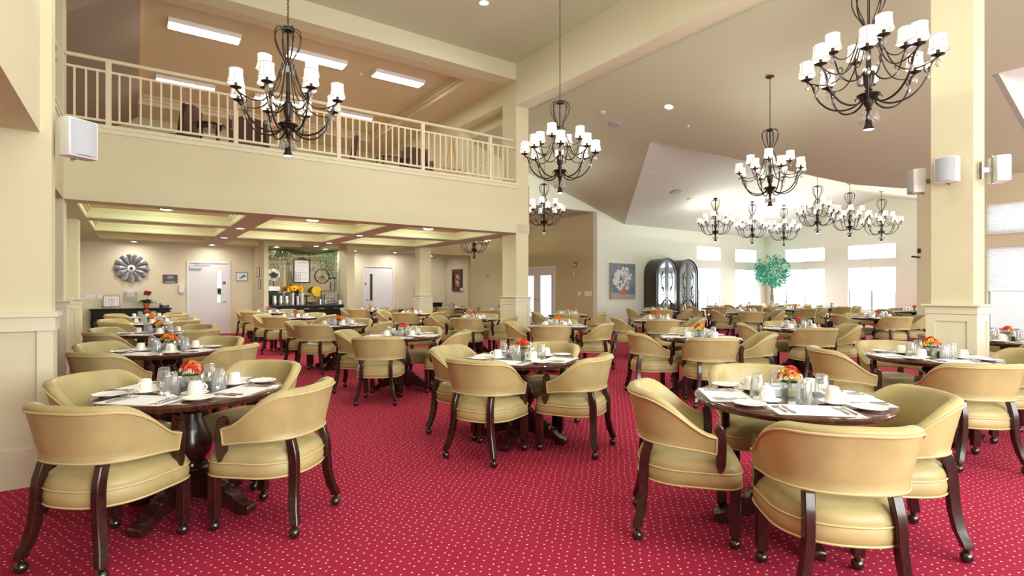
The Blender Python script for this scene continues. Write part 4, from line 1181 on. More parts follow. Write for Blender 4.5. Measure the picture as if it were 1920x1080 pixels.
console(-1.02, .92, YB-.02, .42, .86, 'long black console table with drawers under the wall clock')
# easel with a printed card
t = thing('sign_easel', 'wire easel holding a white printed card on the black console', 'sign', (-.52, 18.98, .86))
w = MB(); w.tube([(-.2, -.04, 0), (-.19, .0, .2), (-.18, .03, .36)], .006, 6).tube([(.2, -.04, 0), (.19, 0, .2), (.18, .03, .36)], .006, 6)
w.tube(smooth_path([(-.18, .03, .36), (-.1, .032, .40), (0, .03, .37), (.1, .032, .40), (.18, .03, .36)]), .005, 6).tube([(-.2, -.035, .05), (.2, -.035, .05)], .006, 6).tube([(0, .12, 0), (0, .03, .36)], .005, 6)
w.tube(smooth_path([(-.19, -.03, .07), (-.1, -.03, .055), (0, -.03, .085), (.1, -.03, .055), (.19, -.03, .07)]), .004, 5)
obj('wire_frame', w, M['iron'], t)
c = obj('card', MB().box(-.175, .175, -.006, 0, 0, .28), M['paper'], t, loc=(0, -.012, .06), rot=(R(-8), 0, 0), smooth=0)
ln = MB(); ln.box(-.14, .14, -.009, -.006, .245, .25); ln.box(-.14, .14, -.009, -.006, .03, .035); ln.box(-.14, -.135, -.009, -.006, .03, .25); ln.box(.135, .14, -.009, -.006, .03, .25)
for k, ww in enumerate((.09, .06, .10, .07, .05)): ln.box(-ww, ww, -.009, -.006, .205-.035*k, .213-.035*k)
obj('printing', ln, M['bluegrey'], c, smooth=0)
# potted flower
def leafy(mb, n, L, w, z0, seed, up=.8, droop=.5, seg=4):
    r_ = random.Random(seed)
    for k in range(n):
        a = r_.uniform(0, 2*PI); l = L*r_.uniform(.7, 1.1); e = up*r_.uniform(.5, 1.2); ww = w*r_.uniform(.7, 1.1)
        vs = []
        for i in range(seg+1):
            t_ = i/seg; r = l*t_*math.cos(e*(1-.3*t_)); z = z0+l*t_*math.sin(e)-droop*l*t_*t_*.8
            b = ww*math.sin(PI*min(.98, t_*.9+.08))
            c, s = math.cos(a), math.sin(a)
            vs += [(c*r-s*b, s*r+c*b, z), (c*r+s*b, s*r-c*b, z)]
        mb.add(vs, [(2*i, 2*i+1, 2*i+3, 2*i+2) for i in range(seg)])
    return mb
t = thing('potted_plant', 'green plant with a dark red bloom in an orange pot on the console', 'plant', (.30, 18.98, .86))
obj('pot', MB().lathe([(.0, 0), (.055, 0), (.08, .12), (.088, .12), (.09, .15), (.078, .15), (.07, .13), (0, .13)], 18), M['terracotta'], t)
obj('leaves', leafy(MB(), 70, .32, .045, .13, 2, 1.2, .75), M['leaf'], t, smooth=0)
obj('stem', MB().tube([(0, 0, .12), (.02, 0, .30), (.04, 0, .42)], .005, 6), M['leaf'], t)
b = MB(); r_ = random.Random(3)
for k in range(9): b.ball((.04+r_.uniform(-.07, .07), r_.uniform(-.04, .04), .44+r_.uniform(-.04, .05)), .045, 7, 5)
obj('bloom', b, M['crimson'], t)
# desk phone
t = thing('desk_phone', 'black desk telephone on the right end of the console', 'phone', (.72, 18.96, .86))
obj('base', MB().prism([(-.09, 0), (.09, 0), (.09, .10), (-.09, .03)], .24, 'x', -.10), M['black'], t, bevel=.005)
obj('handset', MB().tube(smooth_path([(-.085, -.09, .055), (-.085, -.04, .095), (-.085, .04, .125), (-.085, .09, .115)]), [.022]*4+[.014]*5+[.022]*4, 8), M['black'], t)
k_ = MB()
for i in range(3):
    for j in range(4): k_.box(.0+.026*i, .018+.026*i, -.07+.027*j, -.055+.027*j, .045+.0105*j, .052+.0105*j)
obj('keys', k_, M['grey'], t, smooth=0)
obj('screen', MB().box(-.02, .12, .05, .085, .088, .105), M['packet'], t, smooth=0)
def plate_thing(name, label, cat, x, z, w, h, m, y=YB, extra=None, d=.02):
    t = thing(name, label, cat, (x, y, z)); obj('plate', MB().box(-w/2, w/2, -d, 0, -h/2, h/2), m, t, bevel=.004)
    if extra: extra(t)
    return t
def toggles(n, w, d=.02):
    def f(t):
        for k in range(n):
            x = (k-(n-1)/2)*w/n; obj('toggle', MB().box(x-.018, x+.018, -d-.006, -d, -.035, .035), M['white'], t, bevel=.003)
    return f
plate_thing('light_switch', 'wide white switch plate on the back wall above the console', 'switch', -1.02, 1.19, .23, .12, M['white'], extra=toggles(3, .2, .012), d=.012)
plate_thing('light_switch', 'small white switch plate next to the wide one', 'switch', -.80, 1.19, .10, .12, M['white'], extra=toggles(1, .08, .012), d=.012)
def thermo(t):
    obj('cover_box', MB().box(-.16, .16, -.06, 0, -.24, .05), M['glass'], t, smooth=0); obj('display', MB().box(-.04, .04, -.035, -.03, -.02, .03), M['grey'], t, smooth=0)
plate_thing('thermostat', 'white thermostat in a clear cover above the console', 'thermostat', -.08, 1.28, .17, .17, M['white'], extra=thermo, d=.03)
def plaque(t):
    obj('brass_plate', MB().box(-.13, .13, -.026, -.02, -.04, .10), M['black'], t, smooth=0)
    ln = MB()
    for k, ww in enumerate((.05, .09, .07)): ln.box(-ww, ww, -.029, -.026, .075-.03*k, .083-.03*k)
    for k in range(2): ln.box(-.12, .12, -.024, -.02, -.075-.03*k, -.067-.03*k)
    obj('engraving', ln, M['grey'], t, smooth=0)
plate_thing('wall_plaque', 'brown wooden plaque with a black engraved plate beside the door', 'plaque', .90, 1.73, .38, .26, M['plaquewood'], extra=plaque)
t = thing('soap_dispenser', 'white hand sanitizer dispenser beside the white door frame', 'dispenser', (1.19, YB, 1.42))
obj('housing', MB().box(-.07, .07, -.11, 0, -.10, .14), M['white'], t, bevel=.015); obj('spout', MB().box(-.05, .05, -.10, -.01, -.15, -.10), M['grey'], t, bevel=.01)
def framed(label, x, z, w, h, y, inner, frm, d=.03, border=.03, axis='y', art=None):
    t = thing('picture_frame', label, 'picture', (x, y, z))
    if axis == 'x': t.rotation_euler = (0, 0, -PI/2)
    f = MB()
    for (a, b, c, e) in ((-w/2, -w/2+border, -h/2, h/2), (w/2-border, w/2, -h/2, h/2), (-w/2+border, w/2-border, -h/2, -h/2+border), (-w/2+border, w/2-border, h/2-border, h/2)): f.box(a, b, -d, 0, c, e)
    obj('frame', f, frm, t, smooth=0)
    p = obj('picture', MB().box(-w/2+border, w/2-border, -d*.5, -.002, -h/2+border, h/2-border), inner, t, smooth=0)
    if art: art(t, -d*.5)
    return t
def blobs(cols, w, h, seed, n=10, s=.05):
    def f(t, y):
        r_ = random.Random(seed)
        for m in cols:
            b = MB()
            for k in range(n):
                cx, cz, rr = r_.uniform(-w, w), r_.uniform(-h, h), s*r_.uniform(.5, 1.2)
                vs = [(cx+rr*math.cos(2*PI*i/7)*r_.uniform(.7, 1.2), y-.0008-.0001*k, cz+rr*math.sin(2*PI*i/7)*r_.uniform(.7, 1.2)) for i in range(7)]
                b.add(vs, [tuple(range(7))])
            obj('paint', b, m, t, smooth=0)
    return f
framed('small thin-framed blue and white print between the white door and the bar', 2.86, 1.83, .34, .28, YB, M['paper'], M['black'], .02, .014, art=blobs([M['packetb'], M['packet']], .1, .07, 4, 6, .04))
framed('upper small dark frame on the side wall of the bar', 3.2, 1.95, .40, .30, 18.35, M['backwall'], M['black'], .02, .014, axis='x')
framed('lower small dark frame on the side wall of the bar', 3.2, 1.58, .30, .30, 18.15, M['backwall'], M['black'], .02, .014, axis='x')
# right part of the back wall
t = framed('large brown framed still life on the wall beyond the coffered ceiling', 11.08, 1.80, .82, .92, 19.65, M['armoire'], M['armoire'], .06, .14, axis='x', art=blobs([M['signred'], M['beige'], M['pinkp']], .16, .22, 8, 9, .06))
framed('small blue picture in a black frame behind the rooster figure', 9.1, 1.68, .60, .62, 20.8, M['packet'], M['black'], .03, .05, art=blobs([M['bluegrey'], M['grey']], .18, .18, 5, 10, .07))
console(8.95, 10.75, 20.76, .45, .86, 'long black console under the small blue picture')
t = thing('rooster_figure', 'dark metal rooster figure standing on the far black console', 'figurine', (9.65, 20.45, .86))
obj('foot_plate', MB().box(-.16, .16, -.07, .07, 0, .03), M['iron'], t, bevel=.005)
obj('stand_rod', MB().tube([(0, 0, .02), (0, 0, .42)], .012, 6), M['iron'], t)
obj('body', MB().prism([(-.05, .40), (.08, .40), (.17, .52), (.24, .50), (.26, .66), (.20, .78), (.17, .64), (.08, .58), (.0, .62), (-.02, .76), (-.03, .86), (-.08, .90), (-.11, .84), (-.15, .82), (-.10, .78), (-.12, .70), (-.14, .55)], .03, 'y', -.015), M['iron'], t, bevel=.004)
plate_thing('light_switch', 'small round white thermostat dial beside the brown framed picture', 'thermostat', 11.0, 1.42, .10, .12, M['white'], y=19.2)
bpy.context.scene.objects  # keep
t = thing('outdoor_shrub', 'green shrub outside the vision panel of the white door with the closer', 'shrub', (2.45, 20.7, 0))
obj('foliage', leafy(MB(), 160, .55, .05, 1.2, 31, .9, .4), M['leaf2'], t, smooth=0); obj('stem', MB().tube([(0, 0, 0), (0, 0, 1.4)], .03, 6), M['bark'], t)
t = thing('fire_extinguisher', 'red fire extinguisher beside the second white door', 'extinguisher', (6.32, 19.12, 0.55))
obj('cylinder', MB().lathe([(0, 0), (.075, 0), (.085, .02), (.085, .38), (.06, .43), (.025, .45), (.025, .48), (0, .48)], 18), M['signred'], t)
obj('valve', MB().box(-.02, .02, -.02, .02, .48, .52).box(-.01, .09, -.012, .012, .51, .525).box(-.01, .09, -.012, .012, .54, .555), M['black'], t, smooth=0)
obj('hose', MB().tube(smooth_path([(-.02, 0, .50), (-.10, 0, .48), (-.12, -.02, .3), (-.10, -.02, .12)]), .010, 6), M['black'], t)
obj('wall_hook', MB().box(-.03, .03, .07, .17, .36, .42), M['grey'], t, smooth=0)
t = thing('waste_bin', 'square black waste bin left of the short cream column', 'bin', (8.45, 19.05, 0))
obj('body', MB().prism([(-.17, 0), (.17, 0), (.21, .62), (-.21, .62)], .34, 'y', -.17), M['black'], t, bevel=.01)
obj('rim', MB().box(-.225, .225, -.19, .19, .62, .66), M['black'], t, bevel=.006)

# ------------------------------------------------------------ beige niche wall
t = plate_thing('thermostat', 'small dark thermostat on the beige niche wall left of the column', 'thermostat', 11.9, 1.95, .08, .13, M['grey'], y=18.6)
def onx(t, y, z): t.location = (13.38, y, z); t.rotation_euler = (0, 0, -PI/2)
t = plate_thing('fire_alarm', 'red fire alarm strobe above the glazed doors wall', 'alarm', 0, 0, .12, .17, M['signred'], extra=lambda t: obj('strobe', MB().box(-.02, .045, -.06, -.04, -.05, .02), M['white'], t, smooth=0), d=.04); onx(t, 14.86, 2.34)
t = plate_thing('door_keypad', 'small grey keypad under the red alarm', 'keypad', 0, 0, .08, .15, M['white'], extra=lambda t: obj('keys', MB().box(-.025, .025, -.028, -.02, -.05, .05), M['grey'], t, smooth=0)); onx(t, 15.0, 1.98)
t = plate_thing('light_switch', 'wide grey gang of four switches on the beige wall corner', 'switch', 0, 0, .36, .18, M['plastic'], extra=toggles(4, .30)); onx(t, 14.2, 1.26)
t = plate_thing('light_switch', 'small white switch plate left of the gang of four', 'switch', 0, 0, .16, .13, M['white'], extra=toggles(2, .13)); onx(t, 14.66, 1.26)
# dark room chair seen through the glazed doors: a small plant
t = thing('potted_plant', 'dark leafy plant behind the glazed doors', 'plant', (14.2, 16.9, 0))
obj('pot', MB().lathe([(0, 0), (.13, 0), (.17, .3), (.15, .3), (0, .28)], 18), M['black'], t); obj('leaves', leafy(MB(), 60, .55, .05, .9, 6, 1.1, .5).tube([(0, 0, .2), (0, 0, 1.0)], .02, 6), M['leaf'], t, smooth=0)

# ------------------------------------------------------------ alcove: armoires, painting, tree
def armoire(x0, label):
    W_, H_, D_ = 1.20, 2.58, .58
    t = thing('arched_armoire', label, 'cabinet', (x0+W_/2, 13.72-D_/2, 0)); w = W_/2; zs = H_-w
    def arch(r, z_, n=16, lo=0.0): return [(-r, lo)] + [(r*math.cos(PI-PI*i/n), z_+r*math.sin(PI-PI*i/n)*1.0) for i in range(n+1)] + [(r, lo)]
    outer = arch(w, zs, lo=.0); inner = arch(w-.05, zs, lo=.12)
    b = MB(); n = len(outer)
    # carcass shell: outer skin, back board
    vs = [(x, -D_/2, z) for x, z in outer] + [(x, D_/2, z) for x, z in outer] + [(x, -D_/2, z) for x, z in inner] + [(x, D_/2-.03, z) for x, z in inner]
    fs = []
    for i in range(n):
        j = (i+1) % n
        fs += [(i, n+i, n+j, j), (2*n+i, 2*n+j, 3*n+j, 3*n+i), (i, j, 2*n+j, 2*n+i)]
    fs += [tuple(range(n, 2*n)), tuple(reversed(range(3*n, 4*n)))]
    obj('carcass', b.add(vs, fs), M['armoire'], t, smooth=30)
    tr = MB(); pts = [(x*1.012, -D_/2-.012, z) for x, z in arch(w, zs, 20, .1)]; tr.tube(pts, .024, 6); tr.box(-w-.02, w+.02, -D_/2-.03, D_/2, 0, .12)
    obj('arch_moulding', tr, M['armoire'], t)
    for z in (.75, 1.25, 1.75): obj('shelf', MB().box(-w+.05, w-.05, -D_/2+.06, D_/2-.03, z, z+.02), M['armoire'], t, smooth=0)
    for s in (-1, 1):
        def dpath(r, z_, x_in, lo, n=10):   # half arch, from the top centre to the bottom and back
            p = [(s*x_in, lo), (s*x_in, z_+math.sqrt(max(0, r*r-x_in*x_in)))]
            for i in range(n+1):
                a = math.acos(x_in/r)*(1-i/n); p.append((s*r*math.cos(a), z_+r*math.sin(a)))
            p.append((s*r, lo)); return p
        o1 = dpath(w-.055, zs, .006, .14); i1 = dpath(w-.135, zs, .085, .26)
        n1 = len(o1); vs = [(x, -D_/2-.02, z) for x, z in o1] + [(x, -D_/2-.02, z) for x, z in i1] + [(x, -D_/2+.015, z) for x, z in o1] + [(x, -D_/2+.015, z) for x, z in i1]
        fs = []
        for i in range(n1):
            j = (i+1) % n1; fs += [(i, j, n1+j, n1+i), (2*n1+i, 3*n1+i, 3*n1+j, 2*n1+j), (i, 2*n1+i, 2*n1+j, j), (n1+i, n1+j, 3*n1+j, 3*n1+i)]
        d = obj('door', MB().add(vs, fs), M['armoire'], t, smooth=30)
        g = MB(); g.prism([(x, z) for x, z in i1], .005, 'y', -D_/2-.002); obj('door_glass', g, M['mirror2'], d, smooth=0)
        # curved rail and iron scrolls
        cr = MB().tube(smooth_path([(s*.07, -D_/2-.014, 1.02), (s*.16, -D_/2-.014, 1.0), (s*.27, -D_/2-.014, .87), (s*.36, -D_/2-.014, .82), (s*(w-.12), -D_/2-.014, .82)]), .028, 6)
        obj('cross_rail', cr, M['armoire'], d)
        sc = MB(); y = -D_/2-.012
        for cz, f_ in ((1.45, 1), (1.95, -1), (.50, 1), (1.2, -1)):
            cx = s*.27; sc.tube([(cx+s*f_*(.03+.010*i)*math.cos(i*.55)*.9, y, cz+(.03+.012*i)*math.sin(i*.55)) for i in range(12)], .009, 5)
        sc.tube(smooth_path([(s*.27, y, .30), (s*.2, y, .6), (s*.33, y, .95), (s*.2, y, 1.3), (s*.33, y, 1.7), (s*.22, y, 2.1)]), .009, 5)
        obj('iron_scroll', sc, M['iron'], d)
        kb = MB().ball((s*.045, -D_/2-.035, 1.1), .02, 8, 6); obj('knob', kb, M['grey'], d)
M['mirror2'] = mat('reflective_glass', (0.45, 0.50, 0.56), 0.05, metal=1.0)
armoire(15.81, 'arched dark armoire with glass doors next to the flower painting')
armoire(17.09, 'arched dark armoire with glass doors next to the windows')
t = thing('painting', 'canvas painting of white flowers in a red pot on the pale wall', 'painting', (14.63, 13.74, 1.72))
obj('canvas', MB().box(-.62, .62, -.07, 0, -.63, .63), M['bluegrey'], t, smooth=0)
obj('edge_strip', MB().box(-.635, -.62, -.075, 0, -.645, .645).box(.62, .635, -.075, 0, -.645, .645).box(-.635, .635, -.075, 0, -.645, -.63).box(-.635, .635, -.075, 0, .63, .645), M['canvas'], t, smooth=0)
pt = MB(); pt.add([(-.17, -.0715, -.22), (.12, -.0715, -.22), (.07, -.0715, -.52), (-.09, -.0715, -.52)], [(0, 1, 2, 3)]); obj('painted_pot', pt, mat('painted_red', (.55, .13, .08), .8), t, smooth=0)
tb = MB(); tb.add([(-.62, -.071, -.63), (.62, -.071, -.63), (.62, -.071, -.5), (-.62, -.071, -.42)], [(0, 1, 2, 3)]); obj('painted_table', tb, mat('painted_sand', (.42, .33, .27), .8), t, smooth=0)
r_ = random.Random(11)
for m, n_, s_ in ((mat('painted_grey', (.42, .45, .47), .8), 30, .11), (mat('painted_white', (.72, .71, .70), .8), 46, .085)):
    fb = MB()
    for k in range(n_):
        a = r_.uniform(0, 2*PI); q = math.sqrt(r_.random()); cx, cz = -.03+q*.50*math.cos(a), .07+q*.40*math.sin(a); rr = s_*r_.uniform(.5, 1)
        fb.add([(cx+rr*math.cos(2*PI*i/8)*r_.uniform(.7, 1.15), -.0722-.00005*k-(.002 if s_ < .1 else 0), cz+rr*math.sin(2*PI*i/8)*r_.uniform(.7, 1.15)) for i in range(8)], [tuple(range(8))])
    obj('painted_petals', fb, m, t, smooth=0)
# ficus
t = thing('ficus_tree', 'tall leafy green tree with bare stems in the alcove corner', 'tree', (23.3, 12.88, 0))
obj('planter', MB().lathe([(0, 0), (.20, 0), (.26, .38), (.24, .40), (.22, .36), (0, .36)], 20), M['brownleather'], t)
tk = MB()
for k in range(4):
    a = k*1.7; tk.tube(smooth_path([(.05*math.cos(a), .05*math.sin(a), .3), (.07*math.cos(a+1), .07*math.sin(a+1), .8), (.04*math.cos(a+2.5), .04*math.sin(a+2.5), 1.3), (.22*math.cos(a), .22*math.sin(a), 1.9)]), .022, 6)
obj('trunk', tk, M['bark'], t)
lv = MB(); r_ = random.Random(9)
for k in range(1500):
    while True:
        p = Vector((r_.uniform(-1, 1), r_.uniform(-1, 1), r_.uniform(-1, 1)))
        if .2 < p.length < 1 and noise.noise(p*2.2) > -.05: break
    c = Vector((p.x*.72, p.y*.72, 2.24+p.z*.70)); d = Vector((p.x, p.y, p.z*.5-.5+r_.uniform(-.5, .5))).normalized(); sd = d.cross(Vector((r_.uniform(-1, 1), r_.uniform(-1, 1), r_.uniform(-1, 1)))).normalized()
    L = r_.uniform(.09, .14); w_ = L*.24
    lv.add([c, c+d*L*.5+sd*w_, c+d*L, c+d*L*.5-sd*w_], [(0, 1, 2, 3)])
fo = obj('foliage', lv, M['ficus'], t, smooth=0); fo['kind'] = 'stuff'
# black arm on the beige wall corner
t = thing('wall_bracket', 'thin black arm bracket on the beige wall corner', 'bracket', (14.85, 4.70, 2.15))
obj('arm', MB().box(-.42, -.0, -.02, .02, -.02, .02), M['black'], t, smooth=0); obj('mount', MB().box(-.03, 0, -.03, .03, .10, .20), M['black'], t, smooth=0)

# ------------------------------------------------------------ bar
YM = 18.6
struct('trim_5', MB().box(3.34, 5.71, YM-.012, YM-.001, 1.30, 2.76), M['mirror'], smooth=0)
t = thing('bar_cabinet', 'dark panelled base cabinet of the drinks bar', 'cabinet', (4.525, 18.2, 0))
obj('carcass', MB().box(-1.19, 1.19, -.34, .37, 0, .88), M['blackwood'], t, smooth=0)
for k in range(5):
    x0 = -1.17+.469*k
    d = obj('door', MB().box(x0+.01, x0+.455, -.36, -.34, .10, .70), M['blackwood'], t, bevel=.006)
    obj('door_panel', MB().box(x0+.07, x0+.395, -.366, -.36, .17, .63), M['blackwood'], d, bevel=.004)
    obj('pull', MB().box(x0+(.43 if k % 2 == 0 else .025), x0+(.445 if k % 2 == 0 else .04), -.385, -.37, .50, .66).box(x0+(.43 if k % 2 == 0 else .025), x0+(.445 if k % 2 == 0 else .04), -.375, -.36, .57, .59), M['steel'], d, smooth=0)
    dr = obj('drawer', MB().box(x0+.01, x0+.455, -.36, -.34, .72, .86), M['blackwood'], t, bevel=.005)
    obj('pull', MB().box(x0+.15, x0+.31, -.385, -.37, .785, .80).box(x0+.22, x0+.24, -.375, -.36, .785, .80), M['steel'], dr, smooth=0)
o = obj('bar_worktop', MB().box(3.335, 5.715, 17.80, 18.585, .881, .92), M['granite'], bevel=.006); tag(o, 'polished dark stone worktop of the drinks bar', 'worktop')
ZC = .92
def it(name, label, cat, x, y, z=ZC): return thing(name, label, cat, (x, y, z))
t = it('coffee_brewer', 'black and steel coffee brewer at the left end of the bar', 'coffee machine', 3.62, 18.32)
obj('base', MB().box(-.17, .17, -.2, .2, 0, .05), M['black'], t, bevel=.006); obj('tower', MB().box(-.17, .17, .02, .2, .05, .50), M['black'], t, bevel=.006); obj('head', MB().box(-.17, .17, -.2, .2, .44, .60), M['steel'], t, bevel=.01)
for s in (-.08, .08): obj('spout', MB().lathe([(.02, 0), (.03, .05)], 10), M['steel'], t, loc=(s, -.1, .39))
for x, lb in ((3.60, 'leftmost steel coffee urn with a black lid on the bar'), (3.78, 'second steel coffee urn with a black lid on the bar'), (3.96, 'third steel coffee urn with a black lid, beside the sunflowers')):
    t = it('coffee_urn', lb, 'urn', x, 17.98); t['group'] = 'coffee urns'
    obj('body', MB().lathe([(0, 0), (.072, 0), (.075, .02), (.075, .28), (.06, .31), (0, .31)], 18), M['steel'], t)
    obj('lid', MB().lathe([(.055, .30), (.062, .32), (.05, .37), (0, .38)], 14).box(-.02, .02, -.13, -.04, .30, .33), M['black'], t)
    obj('handle', MB().tube(smooth_path([(0, .07, .10), (0, .12, .14), (0, .12, .24), (0, .07, .28)]), .010, 6), M['black'], t)
t = it('flower_vase', 'tall arrangement of yellow sunflowers in a dark vase on the bar', 'flowers', 4.30, 18.20)
obj('vase', MB().lathe([(0, 0), (.08, 0), (.11, .12), (.10, .25), (.07, .30), (.08, .33), (0, .33)], 18), M['black'], t)
sm = bloom_mesh(M['yellow'], .115, 16); r_ = random.Random(4)
for k in range(13):
    a = k*2.4; q = math.sqrt((k+.5)/13)*.25
    b = link('bloom', sm, t, (q*math.cos(a), q*math.sin(a)*.6, .62-.55*q)); b.rotation_euler = (Matrix.Rotation(a, 3, 'Z') @ Matrix.Rotation(.4+q*3.2, 3, 'Y')).to_euler()
obj('leaves', leafy(MB(), 24, .30, .04, .34, 7, .5, .3), M['leaf'], t, smooth=0)
rd = MB()
for k in range(6): rd.tube([(-.08+.03*k, .03, .33), (-.14+.055*k, .05, 1.02+.03*(k % 3))], .006, 5)
obj('reeds', rd, M['iron'], t)
for x, n_, lb in ((4.13, 7, 'left curved stack of white cups before the sunflowers'), (4.42, 7, 'right curved stack of white cups before the sunflowers'), (4.28, 5, 'short stack of white cups between the two curved stacks')):
    t = it('paper_cup_stack', lb, 'cups', x, 17.93); t['group'] = 'stacks of white cups'
    for k in range(n_): obj('paper_cup', MB().lathe([(.030, 0), (.040, .075), (.042, .077), (.036, .075)], 12, cap=False), M['white'], t, loc=(0, 0, .001+.052*k))
def bowl(x, y, lb, zz, r, cols, n_):
    t = thing('fruit_bowl', lb, 'bowl', (x, y, ZC)); obj('stand', MB().lathe([(.0, 0), (.09, 0), (.02, .02), (.02, zz)], 14), M['iron'], t)
    obj('bowl', MB().lathe([(0, zz), (r*.5, zz), (r, zz+.07), (r*.97, zz+.07), (r*.48, zz+.01), (0, zz+.01)], 22), M['grey'], t)
    return t
bowl(4.72, 18.02, 'lower grey bowl of mixed fruit on the bar', .03, .18, None, 8); bowl(4.66, 18.38, 'raised grey bowl of apples behind the lower bowl', .24, .15, None, 6)
fr = [('red', M['fruitr']), ('green', M['fruitg']), ('orange', M['orange']), ('yellow', M['yellow'])]; r_ = random.Random(2)
for bx_, by_, bz_, rr, cnt, wh in ((4.72, 18.02, ZC+.075, .11, 8, 'lower'), (4.66, 18.38, ZC+.285, .08, 6, 'raised')):
    for k in range(cnt):
        a = 2*PI*k/cnt; nm, m = fr[k % 4]
        f = MB(); f.ball((0, 0, 0), .040, 10, 7, sc=(1, 1, .9)); f.tube([(0, 0, .03), (.004, 0, .048)], .002, 4)
        o = obj('fruit', f, m); o.location = (bx_+rr*math.cos(a), by_+rr*math.sin(a), bz_+.012); tag(o, '%s fruit in the %s grey bowl on the bar, %s' % (nm, wh, ('at the back', 'at the front', 'leftmost', 'rightmost', 'back left', 'back right', 'front left', 'front right')[k]), 'fruit', '%s fruit in the %s bowl' % (nm, wh))
t = it('cereal_dispenser', 'clear round dispenser full of yellow cereal on the bar', 'dispenser', 4.96, 18.3)
obj('stand', MB().box(-.12, .12, -.08, .08, 0, .02).box(-.015, .015, .04, .06, 0, .5), M['steel'], t, smooth=0)
c = MB(); c.T = Matrix.Rotation(PI/2, 4, 'X'); c.lathe([(0, -.07), (.16, -.07), (.17, 0), (.16, .07), (0, .07)], 26); obj('drum', c, M['cereal'], t, loc=(0, 0, .42))
obj('chute', MB().prism([(-.05, .12), (.05, .12), (.07, .26), (-.07, .26)], .08, 'y', -.04), M['glass'], t, smooth=0)
t = it('steel_canister', 'steel canister between the cereal dispenser and the pastry case', 'canister', 4.98, 17.93); obj('can', MB().lathe([(0, 0), (.07, 0), (.07, .17), (.075, .175), (.066, .175), (.064, .01), (0, .01)], 18), M['steel'], t)
t = it('pastry_case', 'black framed glass pastry case with three shelves on the bar', 'display case', 5.31, 18.04)
f = MB(); w, d, h = .22, .19, .46
for sx in (-1, 1):
    for sy in (-1, 1): f.box(sx*w-.012, sx*w+.012, sy*d-.012, sy*d+.012, 0, h-(.10 if sy < 0 else 0))
f.box(-w, w, -d, d, 0, .03); f.box(-w, w, 0, d, h-.02, h)
obj('frame', f, M['black'], t, smooth=0)
g = MB(); g.box(-w, w, -d, -d+.004, .03, h-.12); g.add([(-w, -d, h-.12), (w, -d, h-.12), (w, 0, h-.01), (-w, 0, h-.01)], [(0, 1, 2, 3)]); g.box(-w, -w+.004, -d, d, .03, h-.12); g.box(w-.004, w, -d, d, .03, h-.12)
obj('glass_front', g, M['glass'], t, smooth=0)
for k in range(3): obj('shelf', MB().box(-w+.01, w-.01, -d+.02, d-.01, .05+.12*k, .058+.12*k), M['steel'], t, smooth=0)
pm = MB().ball((0, 0, .022), .04, 9, 6, sc=(1, .8, .55)).mesh('pastry', mat('baked_pastry', (.45, .2, .07), .7, noise_amt=.3), smooth=50)
for k in range(3):
    for i in range(4):
        o = link('pastry', pm, None, (5.31-.14+.094*i, 18.03, ZC+.058+.12*k)); tag(o, '%s brown pastry on the %s shelf of the pastry case' % (('leftmost', 'second', 'third', 'rightmost')[i], ('bottom', 'middle', 'top')[k]), 'pastry', 'pastries on the %s shelf' % ('bottom', 'middle', 'top')[k])
t = it('paper_sign', 'small folded white card at the right end of the bar', 'card', 5.62, 17.95); obj('card', MB().prism([(-.05, 0), (.05, 0), (.0, .14)], .12, 'x', -.06), M['paper'], t, smooth=0)
t = it('paper_sign', 'folded white card between the canister and the pastry case', 'card', 5.12, 17.90); obj('card', MB().prism([(-.04, 0), (.04, 0), (.0, .17)], .08, 'x', -.04), M['paper'], t, smooth=0)
# framed verse, round ornaments, greenery
t = thing('framed_sign', 'white lettered sign in an ornate dark frame hanging before the mirror', 'sign', (4.55, YM-.03, 2.02))
f = MB(); w, h = .23, .36
for (a, b, c, e) in ((-w-.04, -w, -h-.04, h+.04), (w, w+.04, -h-.04, h+.04), (-w, w, -h-.04, -h), (-w, w, h, h+.04)): f.box(a, b, -.03, 0, c, e)
f.tube(smooth_path([(-.12, -.015, h+.04), (-.05, -.015, h+.08), (0, -.015, h+.06), (.05, -.015, h+.08), (.12, -.015, h+.04)]), .012, 5)
obj('frame', f, M['iron'], t, smooth=0); obj('board', MB().box(-w, w, -.02, -.002, -h, h), M['white'], t, smooth=0)
s = MB(); r_ = random.Random(8)
for k in range(6):
    z = .27-.105*k; W_ = (.12, .17, .09, .17, .14, .16)[k]; n_ = int(W_*130)
    s.tube([(-W_+2*W_*i/n_, -.023, z+.016*math.sin(i*1.9)+.009*math.sin(i*.8+k)) for i in range(n_+1)], .0042, 4)
obj('lettering', s, M['grey'], t, smooth=0)
t = thing('wall_ornament', 'round white plaque with a dark teapot silhouette before the mirror', 'ornament', (3.68, YM-.03, 1.88))
c = MB(); c.T = Matrix.Rotation(PI/2, 4, 'X'); c.lathe([(0, .008), (.19, .008), (.20, .0), (.20, -.01)], 30); obj('disc', c, M['chinaw'], t)
obj('teapot', MB().prism([(-.13, .0), (-.15, .06), (-.10, .03), (-.07, .07), (-.02, .09), (0, .12), (.02, .09), (.07, .07), (.10, .04), (.15, .06), (.14, -.02), (.09, -.06), (.05, -.10), (-.05, -.10), (-.09, -.05)], .012, 'y', -.022).tube([(0, -.01, -.2), (0, -.01, -.42)], .012, 6), M['iron'], t, smooth=0)
t = thing('wall_ornament', 'round dark wire ornament behind the palm leaves', 'ornament', (5.22, YM-.05, 1.86))
c = MB(); c.tube([(.24*math.cos(2*PI*i/28), 0, .24*math.sin(2*PI*i/28)) for i in range(28)], .012, 6, closed=True)
for k in range(5): c.tube([(.23*math.cos(R(200+k*28)), 0, .23*math.sin(R(200+k*28))), (.03, 0, .02)], .006, 5)
obj('ring', c, M['iron'], t)
t = it('potted_plant', 'dark green palm in a small pot at the right end of the bar', 'plant', 5.57, 18.36)
